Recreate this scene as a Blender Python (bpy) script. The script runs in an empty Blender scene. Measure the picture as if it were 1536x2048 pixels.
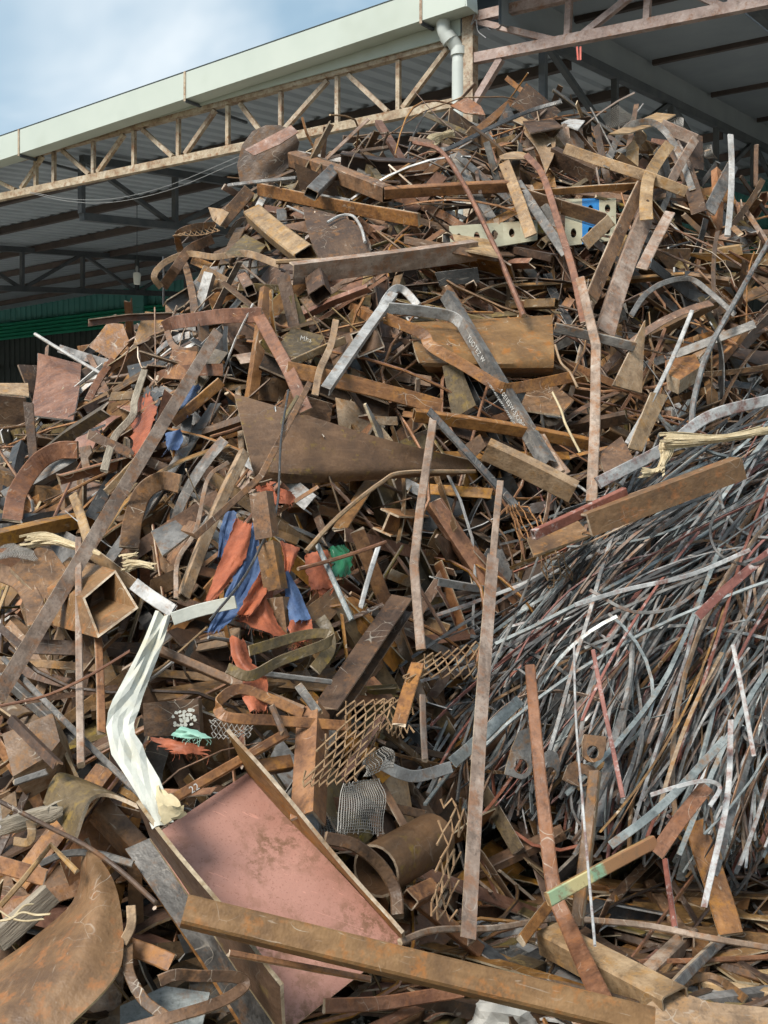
import bpy, bmesh, math, random
import numpy as np
from mathutils import Vector, Matrix

# ------------------------------------------------------------------ camera, sky, sun, exposure
SC = bpy.context.scene
COL = SC.collection
W0, H0 = 1536.0, 2048.0
FPX = 2384.0                       # focal length in pixels of the 1536 x 2048 photograph
EYE = 1.6
cam_d = bpy.data.cameras.new('camera')
cam_d.sensor_fit = 'VERTICAL'; cam_d.sensor_height = 36.0; cam_d.sensor_width = 27.0
cam_d.lens = FPX / H0 * 36.0
cam_d.clip_start = 0.05; cam_d.clip_end = 2000.0
cam = bpy.data.objects.new('camera', cam_d); COL.objects.link(cam)
cam.location = (0, 0, EYE); cam.rotation_euler = (math.radians(90), 0, 0)
SC.camera = cam

SUN_DIR = Vector((-0.50, -0.50, 0.74)).normalized()      # towards the sun, behind the viewer's left shoulder
world = bpy.data.worlds.new('World'); SC.world = world; world.use_nodes = True
wn = world.node_tree.nodes; wl = world.node_tree.links
for n in list(wn): wn.remove(n)
w_out = wn.new('ShaderNodeOutputWorld'); w_bg = wn.new('ShaderNodeBackground')
w_sky = wn.new('ShaderNodeTexSky'); w_sky.sky_type = 'NISHITA'; w_sky.sun_disc = False
w_sky.sun_elevation = math.asin(SUN_DIR.z)
w_sky.sun_rotation = math.atan2(SUN_DIR.x, SUN_DIR.y)
w_sky.air_density = 1.0; w_sky.dust_density = 1.2; w_sky.ozone_density = 1.2
w_tc = wn.new('ShaderNodeTexCoord'); w_sep = wn.new('ShaderNodeSeparateXYZ')
wl.new(w_tc.outputs['Generated'], w_sep.inputs[0])
w_add = wn.new('ShaderNodeMath'); w_add.operation = 'ADD'; w_add.inputs[1].default_value = 0.22
wl.new(w_sep.outputs['Z'], w_add.inputs[0])
w_dx = wn.new('ShaderNodeMath'); w_dx.operation = 'DIVIDE'; wl.new(w_sep.outputs['X'], w_dx.inputs[0]); wl.new(w_add.outputs[0], w_dx.inputs[1])
w_dy = wn.new('ShaderNodeMath'); w_dy.operation = 'DIVIDE'; wl.new(w_sep.outputs['Y'], w_dy.inputs[0]); wl.new(w_add.outputs[0], w_dy.inputs[1])
w_cmb = wn.new('ShaderNodeCombineXYZ'); wl.new(w_dx.outputs[0], w_cmb.inputs[0]); wl.new(w_dy.outputs[0], w_cmb.inputs[1]); w_cmb.inputs[2].default_value = 3.7
w_noise = wn.new('ShaderNodeTexNoise'); w_noise.inputs['Scale'].default_value = 1.35; w_noise.inputs['Detail'].default_value = 5.0
w_noise.inputs['Roughness'].default_value = 0.5; w_noise.inputs['Distortion'].default_value = 0.3
wl.new(w_cmb.outputs[0], w_noise.inputs['Vector'])
w_ramp = wn.new('ShaderNodeValToRGB')
w_ramp.color_ramp.elements[0].position = 0.42; w_ramp.color_ramp.elements[0].color = (0.62, 0.62, 0.62, 1)
w_ramp.color_ramp.elements[1].position = 0.68; w_ramp.color_ramp.elements[1].color = (0.97, 0.97, 0.97, 1)
wl.new(w_noise.outputs['Fac'], w_ramp.inputs['Fac'])
w_mix = wn.new('ShaderNodeMix'); w_mix.data_type = 'RGBA'
wl.new(w_ramp.outputs['Color'], w_mix.inputs['Factor'])
wl.new(w_sky.outputs['Color'], w_mix.inputs['A'])
w_cr = wn.new('ShaderNodeValToRGB'); wl.new(w_noise.outputs['Fac'], w_cr.inputs['Fac'])     # thin bluish veil to white cloud
w_cr.color_ramp.elements[0].position = 0.44; w_cr.color_ramp.elements[0].color = (0.42, 0.60, 0.72, 1)
w_cr.color_ramp.elements[1].position = 0.62; w_cr.color_ramp.elements[1].color = (0.93, 0.98, 1.0, 1)
w_sc = wn.new('ShaderNodeVectorMath'); w_sc.operation = 'SCALE'; w_sc.inputs['Scale'].default_value = 8.4
wl.new(w_cr.outputs['Color'], w_sc.inputs[0]); wl.new(w_sc.outputs[0], w_mix.inputs['B'])
wl.new(w_mix.outputs['Result'], w_bg.inputs['Color'])
w_bg.inputs['Strength'].default_value = 0.085
wl.new(w_bg.outputs[0], w_out.inputs['Surface'])

sun_d = bpy.data.lights.new('sun', 'SUN'); sun_d.energy = 3.3; sun_d.angle = math.radians(24.0); sun_d.color = (1.0, 0.95, 0.87)
sun = bpy.data.objects.new('sun', sun_d); COL.objects.link(sun)
sun.rotation_euler = (-SUN_DIR).to_track_quat('-Z', 'Y').to_euler()
SC.view_settings.view_transform = 'Standard'; SC.view_settings.look = 'None'
SC.view_settings.exposure = 0.72; SC.view_settings.gamma = 1.0; SC.view_settings.use_curve_mapping = False
SC.cycles.max_bounces = 4; SC.cycles.diffuse_bounces = 3; SC.cycles.glossy_bounces = 2
SC.cycles.use_adaptive_sampling = True; SC.cycles.adaptive_threshold = 0.03

# ------------------------------------------------------------------ materials
MATS = {}
def nd(nt, t, **kw):
    n = nt.nodes.new(t)
    for k, v in kw.items(): setattr(n, k, v)
    return n
def setup(name):
    m = bpy.data.materials.new(name); m.use_nodes = True
    nt = m.node_tree
    b = nt.nodes['Principled BSDF']
    MATS[name] = m
    return m, nt, b
def coords(nt, jitter=True):
    """object coordinates, shifted for every object and every loose piece; returns (vector socket, random value socket)"""
    tc = nd(nt, 'ShaderNodeTexCoord'); oi = nd(nt, 'ShaderNodeObjectInfo'); ge = nd(nt, 'ShaderNodeNewGeometry')
    a = nd(nt, 'ShaderNodeMath', operation='ADD'); nt.links.new(oi.outputs['Random'], a.inputs[0]); nt.links.new(ge.outputs['Random Per Island'], a.inputs[1])
    fr = nd(nt, 'ShaderNodeMath', operation='FRACT'); nt.links.new(a.outputs[0], fr.inputs[0])
    mu = nd(nt, 'ShaderNodeMath', operation='MULTIPLY'); nt.links.new(fr.outputs[0], mu.inputs[0]); mu.inputs[1].default_value = 37.0
    va = nd(nt, 'ShaderNodeVectorMath', operation='ADD'); nt.links.new(tc.outputs['Object'], va.inputs[0]); nt.links.new(mu.outputs[0], va.inputs[1])
    return va.outputs[0], fr.outputs[0]
def noise(nt, vec, scale, detail=5.0, rough=0.6, dist=0.0, stretch=None):
    if stretch:
        mp = nd(nt, 'ShaderNodeMapping'); mp.inputs['Scale'].default_value = stretch; nt.links.new(vec, mp.inputs['Vector']); vec = mp.outputs[0]
    n = nd(nt, 'ShaderNodeTexNoise'); nt.links.new(vec, n.inputs['Vector'])
    n.inputs['Scale'].default_value = scale; n.inputs['Detail'].default_value = detail; n.inputs['Roughness'].default_value = rough; n.inputs['Distortion'].default_value = dist
    return n.outputs['Fac']
def ramp(nt, fac, stops):
    r = nd(nt, 'ShaderNodeValToRGB'); nt.links.new(fac, r.inputs['Fac'])
    cr = r.color_ramp
    while len(cr.elements) < len(stops): cr.elements.new(0.5)
    for e, (p, c) in zip(cr.elements, stops):
        e.position = p; e.color = (c[0], c[1], c[2], 1) if hasattr(c, '__len__') else (c, c, c, 1)
    return r.outputs['Color']
def mixc(nt, fac, a, b, blend='MIX'):
    m = nd(nt, 'ShaderNodeMix', data_type='RGBA', blend_type=blend)
    for s, v in (('Factor', fac), ('A', a), ('B', b)):
        if isinstance(v, bpy.types.NodeSocket): nt.links.new(v, m.inputs[s])
        elif hasattr(v, '__len__'): m.inputs[s].default_value = (v[0], v[1], v[2], 1)
        else: m.inputs[s].default_value = v
    return m.outputs['Result']
def mulv(nt, a, b):
    m = nd(nt, 'ShaderNodeMath', operation='MULTIPLY')
    for i, v in enumerate((a, b)):
        if isinstance(v, bpy.types.NodeSocket): nt.links.new(v, m.inputs[i])
        else: m.inputs[i].default_value = v
    return m.outputs[0]
def bump(nt, b, h, strength=0.3, dist=0.004):
    bp = nd(nt, 'ShaderNodeBump'); bp.inputs['Strength'].default_value = strength; bp.inputs['Distance'].default_value = dist
    nt.links.new(h, bp.inputs['Height']); nt.links.new(bp.outputs[0], b.inputs['Normal'])

def rust(name, *a, **k):
    steel(name, *a, **k)
    k2 = dict(k); k2['var'] = min(0.15, k.get('var', 0.7)); steel(name + '_even', *a, **k2)     # pieces singled out by hand keep their own tone
def steel(name, dark, mid, light, patch=None, patch_amt=0.5, scr=0.5, metal=0.0, rough=(0.40, 0.78), var=0.7, pale=(0.46, 0.41, 0.34), pits=0.5, spec=0.45, blot=0.55):
    """weathered steel: blotches, orange patches, dark pits, pale scratches; hue and value vary from piece to piece"""
    m, nt, b = setup(name)
    v, rnd = coords(nt)
    n1 = noise(nt, v, 4.6, 5.0, 0.72); n2 = noise(nt, v, 15.0, 4.0, 0.70); n3 = noise(nt, v, 60.0, 2.0, 0.7)
    c = ramp(nt, n1, [(0.34, dark), (0.50, mid), (0.66, light)])
    if patch:
        pm = ramp(nt, n2, [(0.62 - 0.24 * patch_amt, 0.0), (0.74 - 0.18 * patch_amt, 0.85)])
        c = mixc(nt, pm, c, patch)
    nb = noise(nt, v, 11.0, 4.0, 0.78)
    c = mixc(nt, mulv(nt, ramp(nt, nb, [(0.34, 1.0), (0.48, 0.0)]), blot), c, tuple(x * 0.55 for x in dark))
    pit = ramp(nt, n3, [(0.30, 1.0), (0.44, 0.0)])
    c = mixc(nt, mulv(nt, pit, pits * 0.75), c, tuple(x * 0.30 for x in dark))
    # brushed streaks along the piece
    st = noise(nt, v, 5.0, 2.0, 0.7, 0.0, (1.5, 6.0, 6.0))
    c = mixc(nt, mulv(nt, ramp(nt, st, [(0.54, 0.0), (0.70, 1.0)]), 0.16), c, tuple(min(1, x * 1.7 + 0.03) for x in light))
    # scratches and chalk marks
    if scr > 0:
        vo = nd(nt, 'ShaderNodeTexVoronoi', feature='DISTANCE_TO_EDGE'); vo.inputs['Scale'].default_value = 7.0
        wv = nd(nt, 'ShaderNodeVectorMath', operation='ADD')
        nn = nd(nt, 'ShaderNodeTexNoise'); nn.inputs['Scale'].default_value = 5.0; nn.inputs['Detail'].default_value = 1.0; nt.links.new(v, nn.inputs['Vector'])
        sc_ = nd(nt, 'ShaderNodeVectorMath', operation='SCALE'); sc_.inputs['Scale'].default_value = 0.55; nt.links.new(nn.outputs['Color'], sc_.inputs[0])
        nt.links.new(v, wv.inputs[0]); nt.links.new(sc_.outputs[0], wv.inputs[1]); nt.links.new(wv.outputs[0], vo.inputs['Vector'])
        ln = ramp(nt, vo.outputs['Distance'], [(0.006, 1.0), (0.014, 0.0)])
        mk = ramp(nt, noise(nt, v, 6.0, 1.0, 0.6), [(0.56, 0.0), (0.66, 1.0)])
        c = mixc(nt, mulv(nt, mulv(nt, ln, mk), min(1.0, scr)), c, pale)
        s2 = noise(nt, v, 9.0, 1.0, 0.5, 1.2, (1.0, 9.0, 2.5))
        c = mixc(nt, mulv(nt, ramp(nt, s2, [(0.70, 0.0), (0.76, 1.0)]), 0.55 * scr), c, pale)
    hs = nd(nt, 'ShaderNodeHueSaturation')
    mr = nd(nt, 'ShaderNodeMapRange'); mr.inputs['To Min'].default_value = 1 - var * 0.55; mr.inputs['To Max'].default_value = 1 + var * 0.75; nt.links.new(rnd, mr.inputs['Value'])
    m7 = nd(nt, 'ShaderNodeMath', operation='MULTIPLY'); m7.inputs[1].default_value = 7.31; nt.links.new(rnd, m7.inputs[0])
    f7 = nd(nt, 'ShaderNodeMath', operation='FRACT'); nt.links.new(m7.outputs[0], f7.inputs[0])
    mh = nd(nt, 'ShaderNodeMapRange'); mh.inputs['To Min'].default_value = 0.492; mh.inputs['To Max'].default_value = 0.514; nt.links.new(f7.outputs[0], mh.inputs['Value'])
    ms = nd(nt, 'ShaderNodeMapRange'); ms.inputs['To Min'].default_value = 0.88; ms.inputs['To Max'].default_value = 1.20; nt.links.new(f7.outputs[0], ms.inputs['Value'])
    if var < 0.3: mh.inputs['To Min'].default_value, mh.inputs['To Max'].default_value, ms.inputs['To Min'].default_value, ms.inputs['To Max'].default_value = 0.497, 0.504, 0.98, 1.12
    nt.links.new(mr.outputs[0], hs.inputs['Value']); nt.links.new(mh.outputs[0], hs.inputs['Hue']); nt.links.new(ms.outputs[0], hs.inputs['Saturation'])
    nt.links.new(c, hs.inputs['Color'])
    nt.links.new(hs.outputs['Color'], b.inputs['Base Color'])
    rr = ramp(nt, n2, [(0.3, rough[0]), (0.7, rough[1])]); nt.links.new(rr, b.inputs['Roughness'])
    b.inputs['Metallic'].default_value = metal
    b.inputs['Specular IOR Level'].default_value = spec
    bump(nt, b, noise(nt, v, 40.0, 2.0, 0.7), 0.5, 0.006)
    return m

def plain(name, c1, c2, scale=6.0, rough=0.7, bump_s=0.2, var=0.2, stretch=None, metal=0.0, dirt=None):
    m, nt, b = setup(name)
    v, rnd = coords(nt)
    n1 = noise(nt, v, scale, 3.5, 0.64, 0.0, stretch)
    c = ramp(nt, n1, [(0.32, c1), (0.68, c2)])
    if dirt:
        n4 = noise(nt, v, scale * 0.45, 4.0, 0.7)
        c = mixc(nt, ramp(nt, n4, [(0.52, 0.0), (0.68, 0.8)]), c, dirt)
    hs = nd(nt, 'ShaderNodeHueSaturation'); mr = nd(nt, 'ShaderNodeMapRange'); mr.inputs['To Min'].default_value = 1 - var; mr.inputs['To Max'].default_value = 1 + var
    nt.links.new(rnd, mr.inputs['Value']); nt.links.new(mr.outputs[0], hs.inputs['Value']); nt.links.new(c, hs.inputs['Color']); nt.links.new(hs.outputs['Color'], b.inputs['Base Color'])
    b.inputs['Roughness'].default_value = rough; b.inputs['Metallic'].default_value = metal; b.inputs['Specular IOR Level'].default_value = 0.3
    bump(nt, b, noise(nt, v, scale * 5, 2.0, 0.6, 0.0, stretch), bump_s, 0.005)
    return m

rust('rust_dark',   (0.032, 0.018, 0.011), (0.060, 0.033, 0.019), (0.100, 0.057, 0.032), (0.14, 0.066, 0.027), 0.30, 0.5)
rust('rust_brown',  (0.066, 0.037, 0.021), (0.128, 0.072, 0.039), (0.215, 0.126, 0.070), (0.23, 0.112, 0.045), 0.40, 0.7)
rust('rust_orange', (0.098, 0.045, 0.021), (0.195, 0.090, 0.039), (0.310, 0.158, 0.072), (0.30, 0.140, 0.048), 0.50, 0.6)
rust('rust_red',    (0.100, 0.044, 0.026), (0.168, 0.078, 0.044), (0.255, 0.130, 0.080), (0.22, 0.092, 0.042), 0.40, 0.6)
rust('rust_tan',    (0.145, 0.092, 0.052), (0.255, 0.170, 0.098), (0.380, 0.270, 0.168), (0.30, 0.170, 0.068), 0.45, 0.5)
rust('rust_smooth', (0.066, 0.036, 0.018), (0.104, 0.056, 0.027), (0.145, 0.080, 0.039), (0.19, 0.125, 0.026), 0.10, 0.2, pits=0.2, blot=0.15)
rust('rust_shield', (0.105, 0.058, 0.028), (0.165, 0.092, 0.042), (0.230, 0.135, 0.066), (0.27, 0.112, 0.038), 0.36, 0.5, pits=0.2, blot=0.18)
rust('rust_olive',  (0.055, 0.039, 0.019), (0.098, 0.068, 0.032), (0.150, 0.106, 0.050), (0.21, 0.140, 0.032), 0.40, 0.4)
rust('mill_grey',   (0.062, 0.059, 0.056), (0.128, 0.121, 0.113), (0.230, 0.218, 0.203), (0.17, 0.095, 0.052), 0.35, 0.6, metal=0.2, rough=(0.38, 0.7))
rust('mill_dark',   (0.024, 0.025, 0.026), (0.045, 0.045, 0.045), (0.085, 0.082, 0.078), (0.12, 0.062, 0.034), 0.25, 0.5, metal=0.2, rough=(0.35, 0.65))
rust('pale_steel',  (0.220, 0.212, 0.200), (0.350, 0.342, 0.328), (0.500, 0.490, 0.472), (0.22, 0.135, 0.085), 0.30, 0.4, metal=0.1, rough=(0.4, 0.7), pits=0.4)
rust('mauve_steel', (0.140, 0.096, 0.070), (0.240, 0.176, 0.134), (0.370, 0.295, 0.240), (0.22, 0.108, 0.054), 0.55, 0.4)
rust('cut_edge',    (0.200, 0.145, 0.095), (0.340, 0.265, 0.190), (0.520, 0.440, 0.345), (0.24, 0.130, 0.060), 0.45, 0.0, metal=0.1, pits=0.3)
rust('cut_dark',    (0.090, 0.058, 0.038), (0.180, 0.124, 0.084), (0.320, 0.240, 0.175), (0.22, 0.115, 0.050), 0.40, 0.0, pits=0.3)
rust('pink_primer', (0.300, 0.135, 0.112), (0.385, 0.172, 0.145), (0.440, 0.205, 0.175), None, 0.0, 0.25, var=0.05, pits=0.12)
rust('flake_white', (0.250, 0.252, 0.250), (0.350, 0.352, 0.345), (0.480, 0.480, 0.470), (0.15, 0.060, 0.040), 0.66, 0.0, var=0.35, pits=0.4)
rust('flake_red',   (0.150, 0.055, 0.042), (0.200, 0.078, 0.060), (0.270, 0.120, 0.095), (0.46, 0.44, 0.42), 0.28, 0.0, var=0.35, pits=0.4)
rust('strip_grey',  (0.085, 0.084, 0.082), (0.170, 0.168, 0.162), (0.320, 0.316, 0.305), (0.17, 0.085, 0.052), 0.45, 0.0, metal=0.2, rough=(0.4, 0.7))
rust('strip_teal',  (0.110, 0.125, 0.125), (0.195, 0.215, 0.212), (0.310, 0.330, 0.322), (0.18, 0.110, 0.070), 0.35, 0.0, metal=0.2, rough=(0.35, 0.6))
rust('truss_paint', (0.220, 0.150, 0.095), (0.360, 0.290, 0.205), (0.460, 0.400, 0.310), (0.20, 0.100, 0.050), 0.50, 0.0, var=0.1, pits=0.2)
rust('truss_mauve', (0.200, 0.140, 0.120), (0.300, 0.225, 0.200), (0.380, 0.305, 0.275), (0.23, 0.120, 0.075), 0.35, 0.0, var=0.1, pits=0.2)
plain('truss_dark', (0.060, 0.070, 0.080), (0.100, 0.108, 0.115), 4.0, 0.7)
plain('purlin_brown', (0.055, 0.045, 0.043), (0.095, 0.075, 0.068), 3.0, 0.75)
plain('roof_sheet', (0.290, 0.330, 0.365), (0.350, 0.390, 0.430), 1.2, 0.55, 0.05, 0.0)
plain('lining_sheet', (0.220, 0.250, 0.275), (0.270, 0.300, 0.325), 1.2, 0.6, 0.05, 0.0)
plain('bounce_floor', (0.36, 0.35, 0.33), (0.48, 0.47, 0.44), 1.2, 0.9, 0.2, 0.0)
plain('teal_sheet', (0.060, 0.200, 0.190), (0.085, 0.250, 0.235), 1.5, 0.55, 0.05, 0.0)
plain('green_sheet', (0.018, 0.190, 0.115), (0.028, 0.240, 0.150), 1.5, 0.45, 0.05, 0.0)
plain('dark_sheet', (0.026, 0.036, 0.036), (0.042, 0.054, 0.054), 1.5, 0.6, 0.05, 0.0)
plain('fascia', (0.400, 0.450, 0.405), (0.460, 0.505, 0.455), 0.9, 0.5, 0.05, 0.0, dirt=(0.340, 0.380, 0.325))
plain('pvc', (0.440, 0.475, 0.450), (0.520, 0.550, 0.520), 2.5, 0.4, 0.04, 0.0)
plain('ground', (0.120, 0.098, 0.066), (0.270, 0.230, 0.165), 7.0, 0.95, 1.0, 0.0, dirt=(0.090, 0.110, 0.042))
plain('heap_core', (0.022, 0.015, 0.012), (0.050, 0.034, 0.026), 3.0, 0.95, 0.8, 0.0)  # dark tone stands for the shade deep in the gaps
plain('tarp_orange', (0.190, 0.050, 0.022), (0.360, 0.105, 0.048), 12.0, 0.55, 0.8, 0.12, dirt=(0.15, 0.050, 0.028))
plain('tarp_blue', (0.026, 0.050, 0.120), (0.090, 0.140, 0.250), 13.0, 0.55, 0.8, 0.15, dirt=(0.032, 0.042, 0.070))
plain('plastic_green', (0.010, 0.070, 0.035), (0.020, 0.120, 0.055), 8.0, 0.25, 0.3, 0.1)
plain('plastic_mint', (0.200, 0.380, 0.300), (0.290, 0.480, 0.390), 8.0, 0.5, 0.3, 0.1)
plain('cream_white', (0.380, 0.385, 0.340), (0.510, 0.515, 0.460), 9.0, 0.55, 0.4, 0.05, dirt=(0.44, 0.40, 0.29))
plain('canvas_tan', (0.440, 0.360, 0.210), (0.580, 0.480, 0.300), 9.0, 0.8, 0.5, 0.05)
plain('cream_panel', (0.250, 0.235, 0.165), (0.350, 0.330, 0.240), 5.0, 0.55, 0.2, 0.05, dirt=(0.19, 0.145, 0.09))
plain('blue_paint', (0.015, 0.110, 0.280), (0.025, 0.160, 0.380), 8.0, 0.5, 0.2, 0.05)
plain('straw', (0.330, 0.250, 0.140), (0.560, 0.470, 0.310), 14.0, 0.8, 0.6, 0.12, (1, 1, 6))
plain('wood_grey', (0.150, 0.125, 0.095), (0.330, 0.285, 0.220), 5.0, 0.85, 0.8, 0.15, (1.0, 9.0, 9.0))
plain('chalk', (0.240, 0.230, 0.210), (0.640, 0.630, 0.600), 60.0, 0.9, 0.1, 0.0)
plain('concrete', (0.230, 0.220, 0.200), (0.430, 0.420, 0.390), 7.0, 0.95, 0.8, 0.0)
plain('wire_grey', (0.230, 0.215, 0.195), (0.340, 0.320, 0.290), 20.0, 0.6, 0.2, 0.15)
plain('mesh_rust', (0.180, 0.100, 0.050), (0.330, 0.220, 0.125), 14.0, 0.8, 0.3, 0.15)
plain('mesh_orange', (0.260, 0.120, 0.050), (0.380, 0.200, 0.085), 14.0, 0.8, 0.3, 0.15)
plain('lamp_white', (0.550, 0.550, 0.500), (0.620, 0.620, 0.560), 9.0, 0.4, 0.05, 0.0)
plain('cable_pale', (0.200, 0.205, 0.205), (0.270, 0.275, 0.270), 9.0, 0.6, 0.05, 0.0)
plain('ribbon_red', (0.50, 0.10, 0.08), (0.62, 0.2, 0.16), 9.0, 0.7, 0.05, 0.0)
plain('grass', (0.045, 0.075, 0.020), (0.095, 0.130, 0.035), 3.0, 0.8, 0.05, 0.35)
plain('pebble', (0.150, 0.135, 0.110), (0.300, 0.275, 0.235), 9.0, 0.95, 0.3, 0.3)

def banded(name):                                     # bar with pale green and yellow paint over part of its length
    m, nt, b = setup(name)
    v, rnd = coords(nt)
    tc = nd(nt, 'ShaderNodeTexCoord'); sp = nd(nt, 'ShaderNodeSeparateXYZ'); nt.links.new(tc.outputs['Generated'], sp.inputs[0])
    wob = noise(nt, v, 14.0, 5.0, 0.7)
    ad = nd(nt, 'ShaderNodeMath', operation='MULTIPLY_ADD'); iv = nd(nt, 'ShaderNodeMath', operation='SUBTRACT'); iv.inputs[0].default_value = 1.0; nt.links.new(sp.outputs['X'], iv.inputs[1])
    nt.links.new(wob, ad.inputs[0]); ad.inputs[1].default_value = 0.10; nt.links.new(iv.outputs[0], ad.inputs[2])
    c = ramp(nt, ad.outputs[0], [(0.18, (0.25, 0.34, 0.20)), (0.24, (0.46, 0.40, 0.20)), (0.40, (0.47, 0.40, 0.19)), (0.43, (0.24, 0.38, 0.24)), (0.52, (0.24, 0.38, 0.24)), (0.55, (0.27, 0.14, 0.06)), (1.0, (0.25, 0.115, 0.05))])
    rs = ramp(nt, noise(nt, v, 26.0, 6.0, 0.7), [(0.50, 0.0), (0.64, 0.9)])
    c = mixc(nt, rs, c, (0.20, 0.11, 0.055))
    nt.links.new(c, b.inputs['Base Color']); b.inputs['Roughness'].default_value = 0.75
    bump(nt, b, wob, 0.4, 0.006)
banded('painted_band')

def pinkweb():                                        # red-oxide primer with rust breaking through along its edges
    m, nt, b = setup('pink_web')
    v, rnd = coords(nt)
    n1 = noise(nt, v, 3.0, 6.0, 0.6, 0.3); n2 = noise(nt, v, 30.0, 6.0, 0.72); n3 = noise(nt, v, 5.0, 5.0, 0.6, 0.5); n4 = noise(nt, v, 140.0, 2.0, 0.6)
    c = ramp(nt, n1, [(0.3, (0.31, 0.152, 0.115)), (0.7, (0.43, 0.225, 0.175))])
    c = mixc(nt, mulv(nt, ramp(nt, n3, [(0.42, 0.0), (0.60, 1.0)]), ramp(nt, n2, [(0.44, 0.0), (0.56, 0.95)])), c, (0.165, 0.085, 0.048))
    c = mixc(nt, mulv(nt, ramp(nt, n4, [(0.60, 0.0), (0.66, 1.0)]), 0.5), c, (0.20, 0.09, 0.06))
    sc = noise(nt, v, 7.0, 2.0, 0.5, 2.0, (1.0, 9.0, 2.0))
    c = mixc(nt, mulv(nt, ramp(nt, sc, [(0.69, 0.0), (0.73, 1.0)]), 0.6), c, (0.55, 0.27, 0.21))
    nt.links.new(c, b.inputs['Base Color']); nt.links.new(ramp(nt, n2, [(0.4, 0.45), (0.6, 0.8)]), b.inputs['Roughness'])
    b.inputs['Specular IOR Level'].default_value = 0.4
    bump(nt, b, n2, 0.35, 0.004)
pinkweb()

# ------------------------------------------------------------------ scene-tree helpers
def link_mesh(name, verts, faces, mats, idx=None, parent=None, smooth=False, origin=None):
    verts = np.asarray(verts, float)
    if origin is None: origin = (verts.min(0) + verts.max(0)) / 2 if parent is None else np.zeros(3)
    origin = np.asarray(origin, float)
    me = bpy.data.meshes.new(name); me.from_pydata((verts - origin).tolist(), [], [tuple(int(i) for i in f) for f in faces])
    for m in (mats if isinstance(mats, (list, tuple)) else [mats]): me.materials.append(MATS[m])
    if idx is not None: me.polygons.foreach_set('material_index', [int(i) for i in idx])
    if smooth:
        me.polygons.foreach_set('use_smooth', [True] * len(me.polygons)); me.set_sharp_from_angle(angle=math.radians(40))
    me.update()
    o = bpy.data.objects.new(name, me); COL.objects.link(o)
    o.location = origin
    if parent is not None: o.parent = parent
    return o
def empty(name, loc=(0, 0, 0)):
    o = bpy.data.objects.new(name, None); COL.objects.link(o); o.location = loc; o.empty_display_size = 0.2
    return o
def tag(o, label=None, cat=None, group=None, kind=None):
    if label: o['label'] = label
    if cat: o['category'] = cat
    if group: o['group'] = group
    if kind: o['kind'] = kind
    return o
class Geo:                                            # collects faces of ONE piece
    def __init__(s): s.v = []; s.f = []; s.m = []
    def add(s, v, f, m=0):
        k = len(s.v); s.v.extend([tuple(p) for p in v]); s.f.extend([tuple(i + k for i in q) for q in f])
        s.m.extend([m] * len(f) if isinstance(m, int) else list(m))
    def link(s, name, mats, parent=None, smooth=False, origin=None):
        return link_mesh(name, s.v, s.f, mats, s.m, parent, smooth, origin)
def unit(a):
    a = np.asarray(a, float); return a / (np.linalg.norm(a) + 1e-12)

# ------------------------------------------------------------------ the heap as a height field
capX = [-9, -6, -4.5, -3.2, -2.58, -2.05, -1.58, -1.25, -0.915, -0.55, 0.10, 0.69, 1.27, 2.0, 2.33, 2.77, 3.5, 5.0, 7.0, 9.0]
capZ = [0.0, 0.0, 1.2, 2.05, 2.30, 2.66, 3.05, 3.55, 4.02, 4.24, 4.42, 4.62, 4.58, 4.40, 4.06, 3.70, 3.3, 2.0, 0.0, 0.0]
crX = [-4.5, -2.58, -2.05, -1.58, -1.25, -0.9, -0.5, 1.3, 2.0, 2.4, 2.8, 5.0]
crD = [7.5, 8.0, 8.3, 8.6, 8.8, 8.8, 8.9, 9.1, 9.0, 8.8, 8.6, 8.0]
d0X = [-4, -0.6, -0.1, 0.35, 0.7, 4.0]
d0D = [3.3, 3.35, 3.7, 4.35, 4.7, 4.8]
def heap_z(x, y):
    x = np.asarray(x, float); y = np.asarray(y, float)
    cap = np.interp(x, capX, capZ); cr = np.interp(x, crX, crD); d0 = np.interp(x, d0X, d0D)
    t = np.clip((y - d0) / (cr - d0), 0, 1)
    front = cap * (t * 0.92 + 0.08 * np.sin(t * math.pi / 2) + 0.05 * np.sin(t * math.pi) - 0.0)
    front = np.minimum(front, cap)
    back = cap - np.maximum(0, y - cr - 0.5) * 0.9
    z = np.where(y < cr, front, np.minimum(cap, back))
    return np.where(y < d0, 0.0, np.maximum(z, 0.0))
GX, GY = 8, 8
gx = np.arange(-400, 1537 + 400, GX); gy = np.arange(-160, 2049 + 320, GY)
def _depth_map():
    PX, PY = np.meshgrid(gx, gy)
    kx = (PX - 768) / FPX; kz = (1024 - PY) / FPX
    D = np.full(PX.shape, np.nan); hit = np.zeros(PX.shape, bool)
    prev = None
    for d in np.arange(2.6, 10.2, 0.03):
        g = (EYE + kz * d) - heap_z(kx * d, np.full(PX.shape, d))
        new = (g <= 0) & ~hit
        D[new] = d; hit |= new
    for j in range(D.shape[1]):                       # above the outline: the depth of the outline below it
        col = D[:, j]; ok = np.where(~np.isnan(col))[0]
        if len(ok): col[:ok[0]] = np.nanmax(col[ok[0]:ok[0] + 3]); col[np.isnan(col)] = col[ok[-1]]
        else: col[:] = 8.0
    return D, hit
DMAP, HIT = _depth_map()
def mound_d(px, py):
    fx = np.clip((px - gx[0]) / GX, 0, len(gx) - 1.001); fy = np.clip((py - gy[0]) / GY, 0, len(gy) - 1.001)
    i = int(fx); j = int(fy); a = fx - i; b = fy - j
    return (DMAP[j, i] * (1 - a) + DMAP[j, i + 1] * a) * (1 - b) + (DMAP[j + 1, i] * (1 - a) + DMAP[j + 1, i + 1] * a) * b
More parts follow.
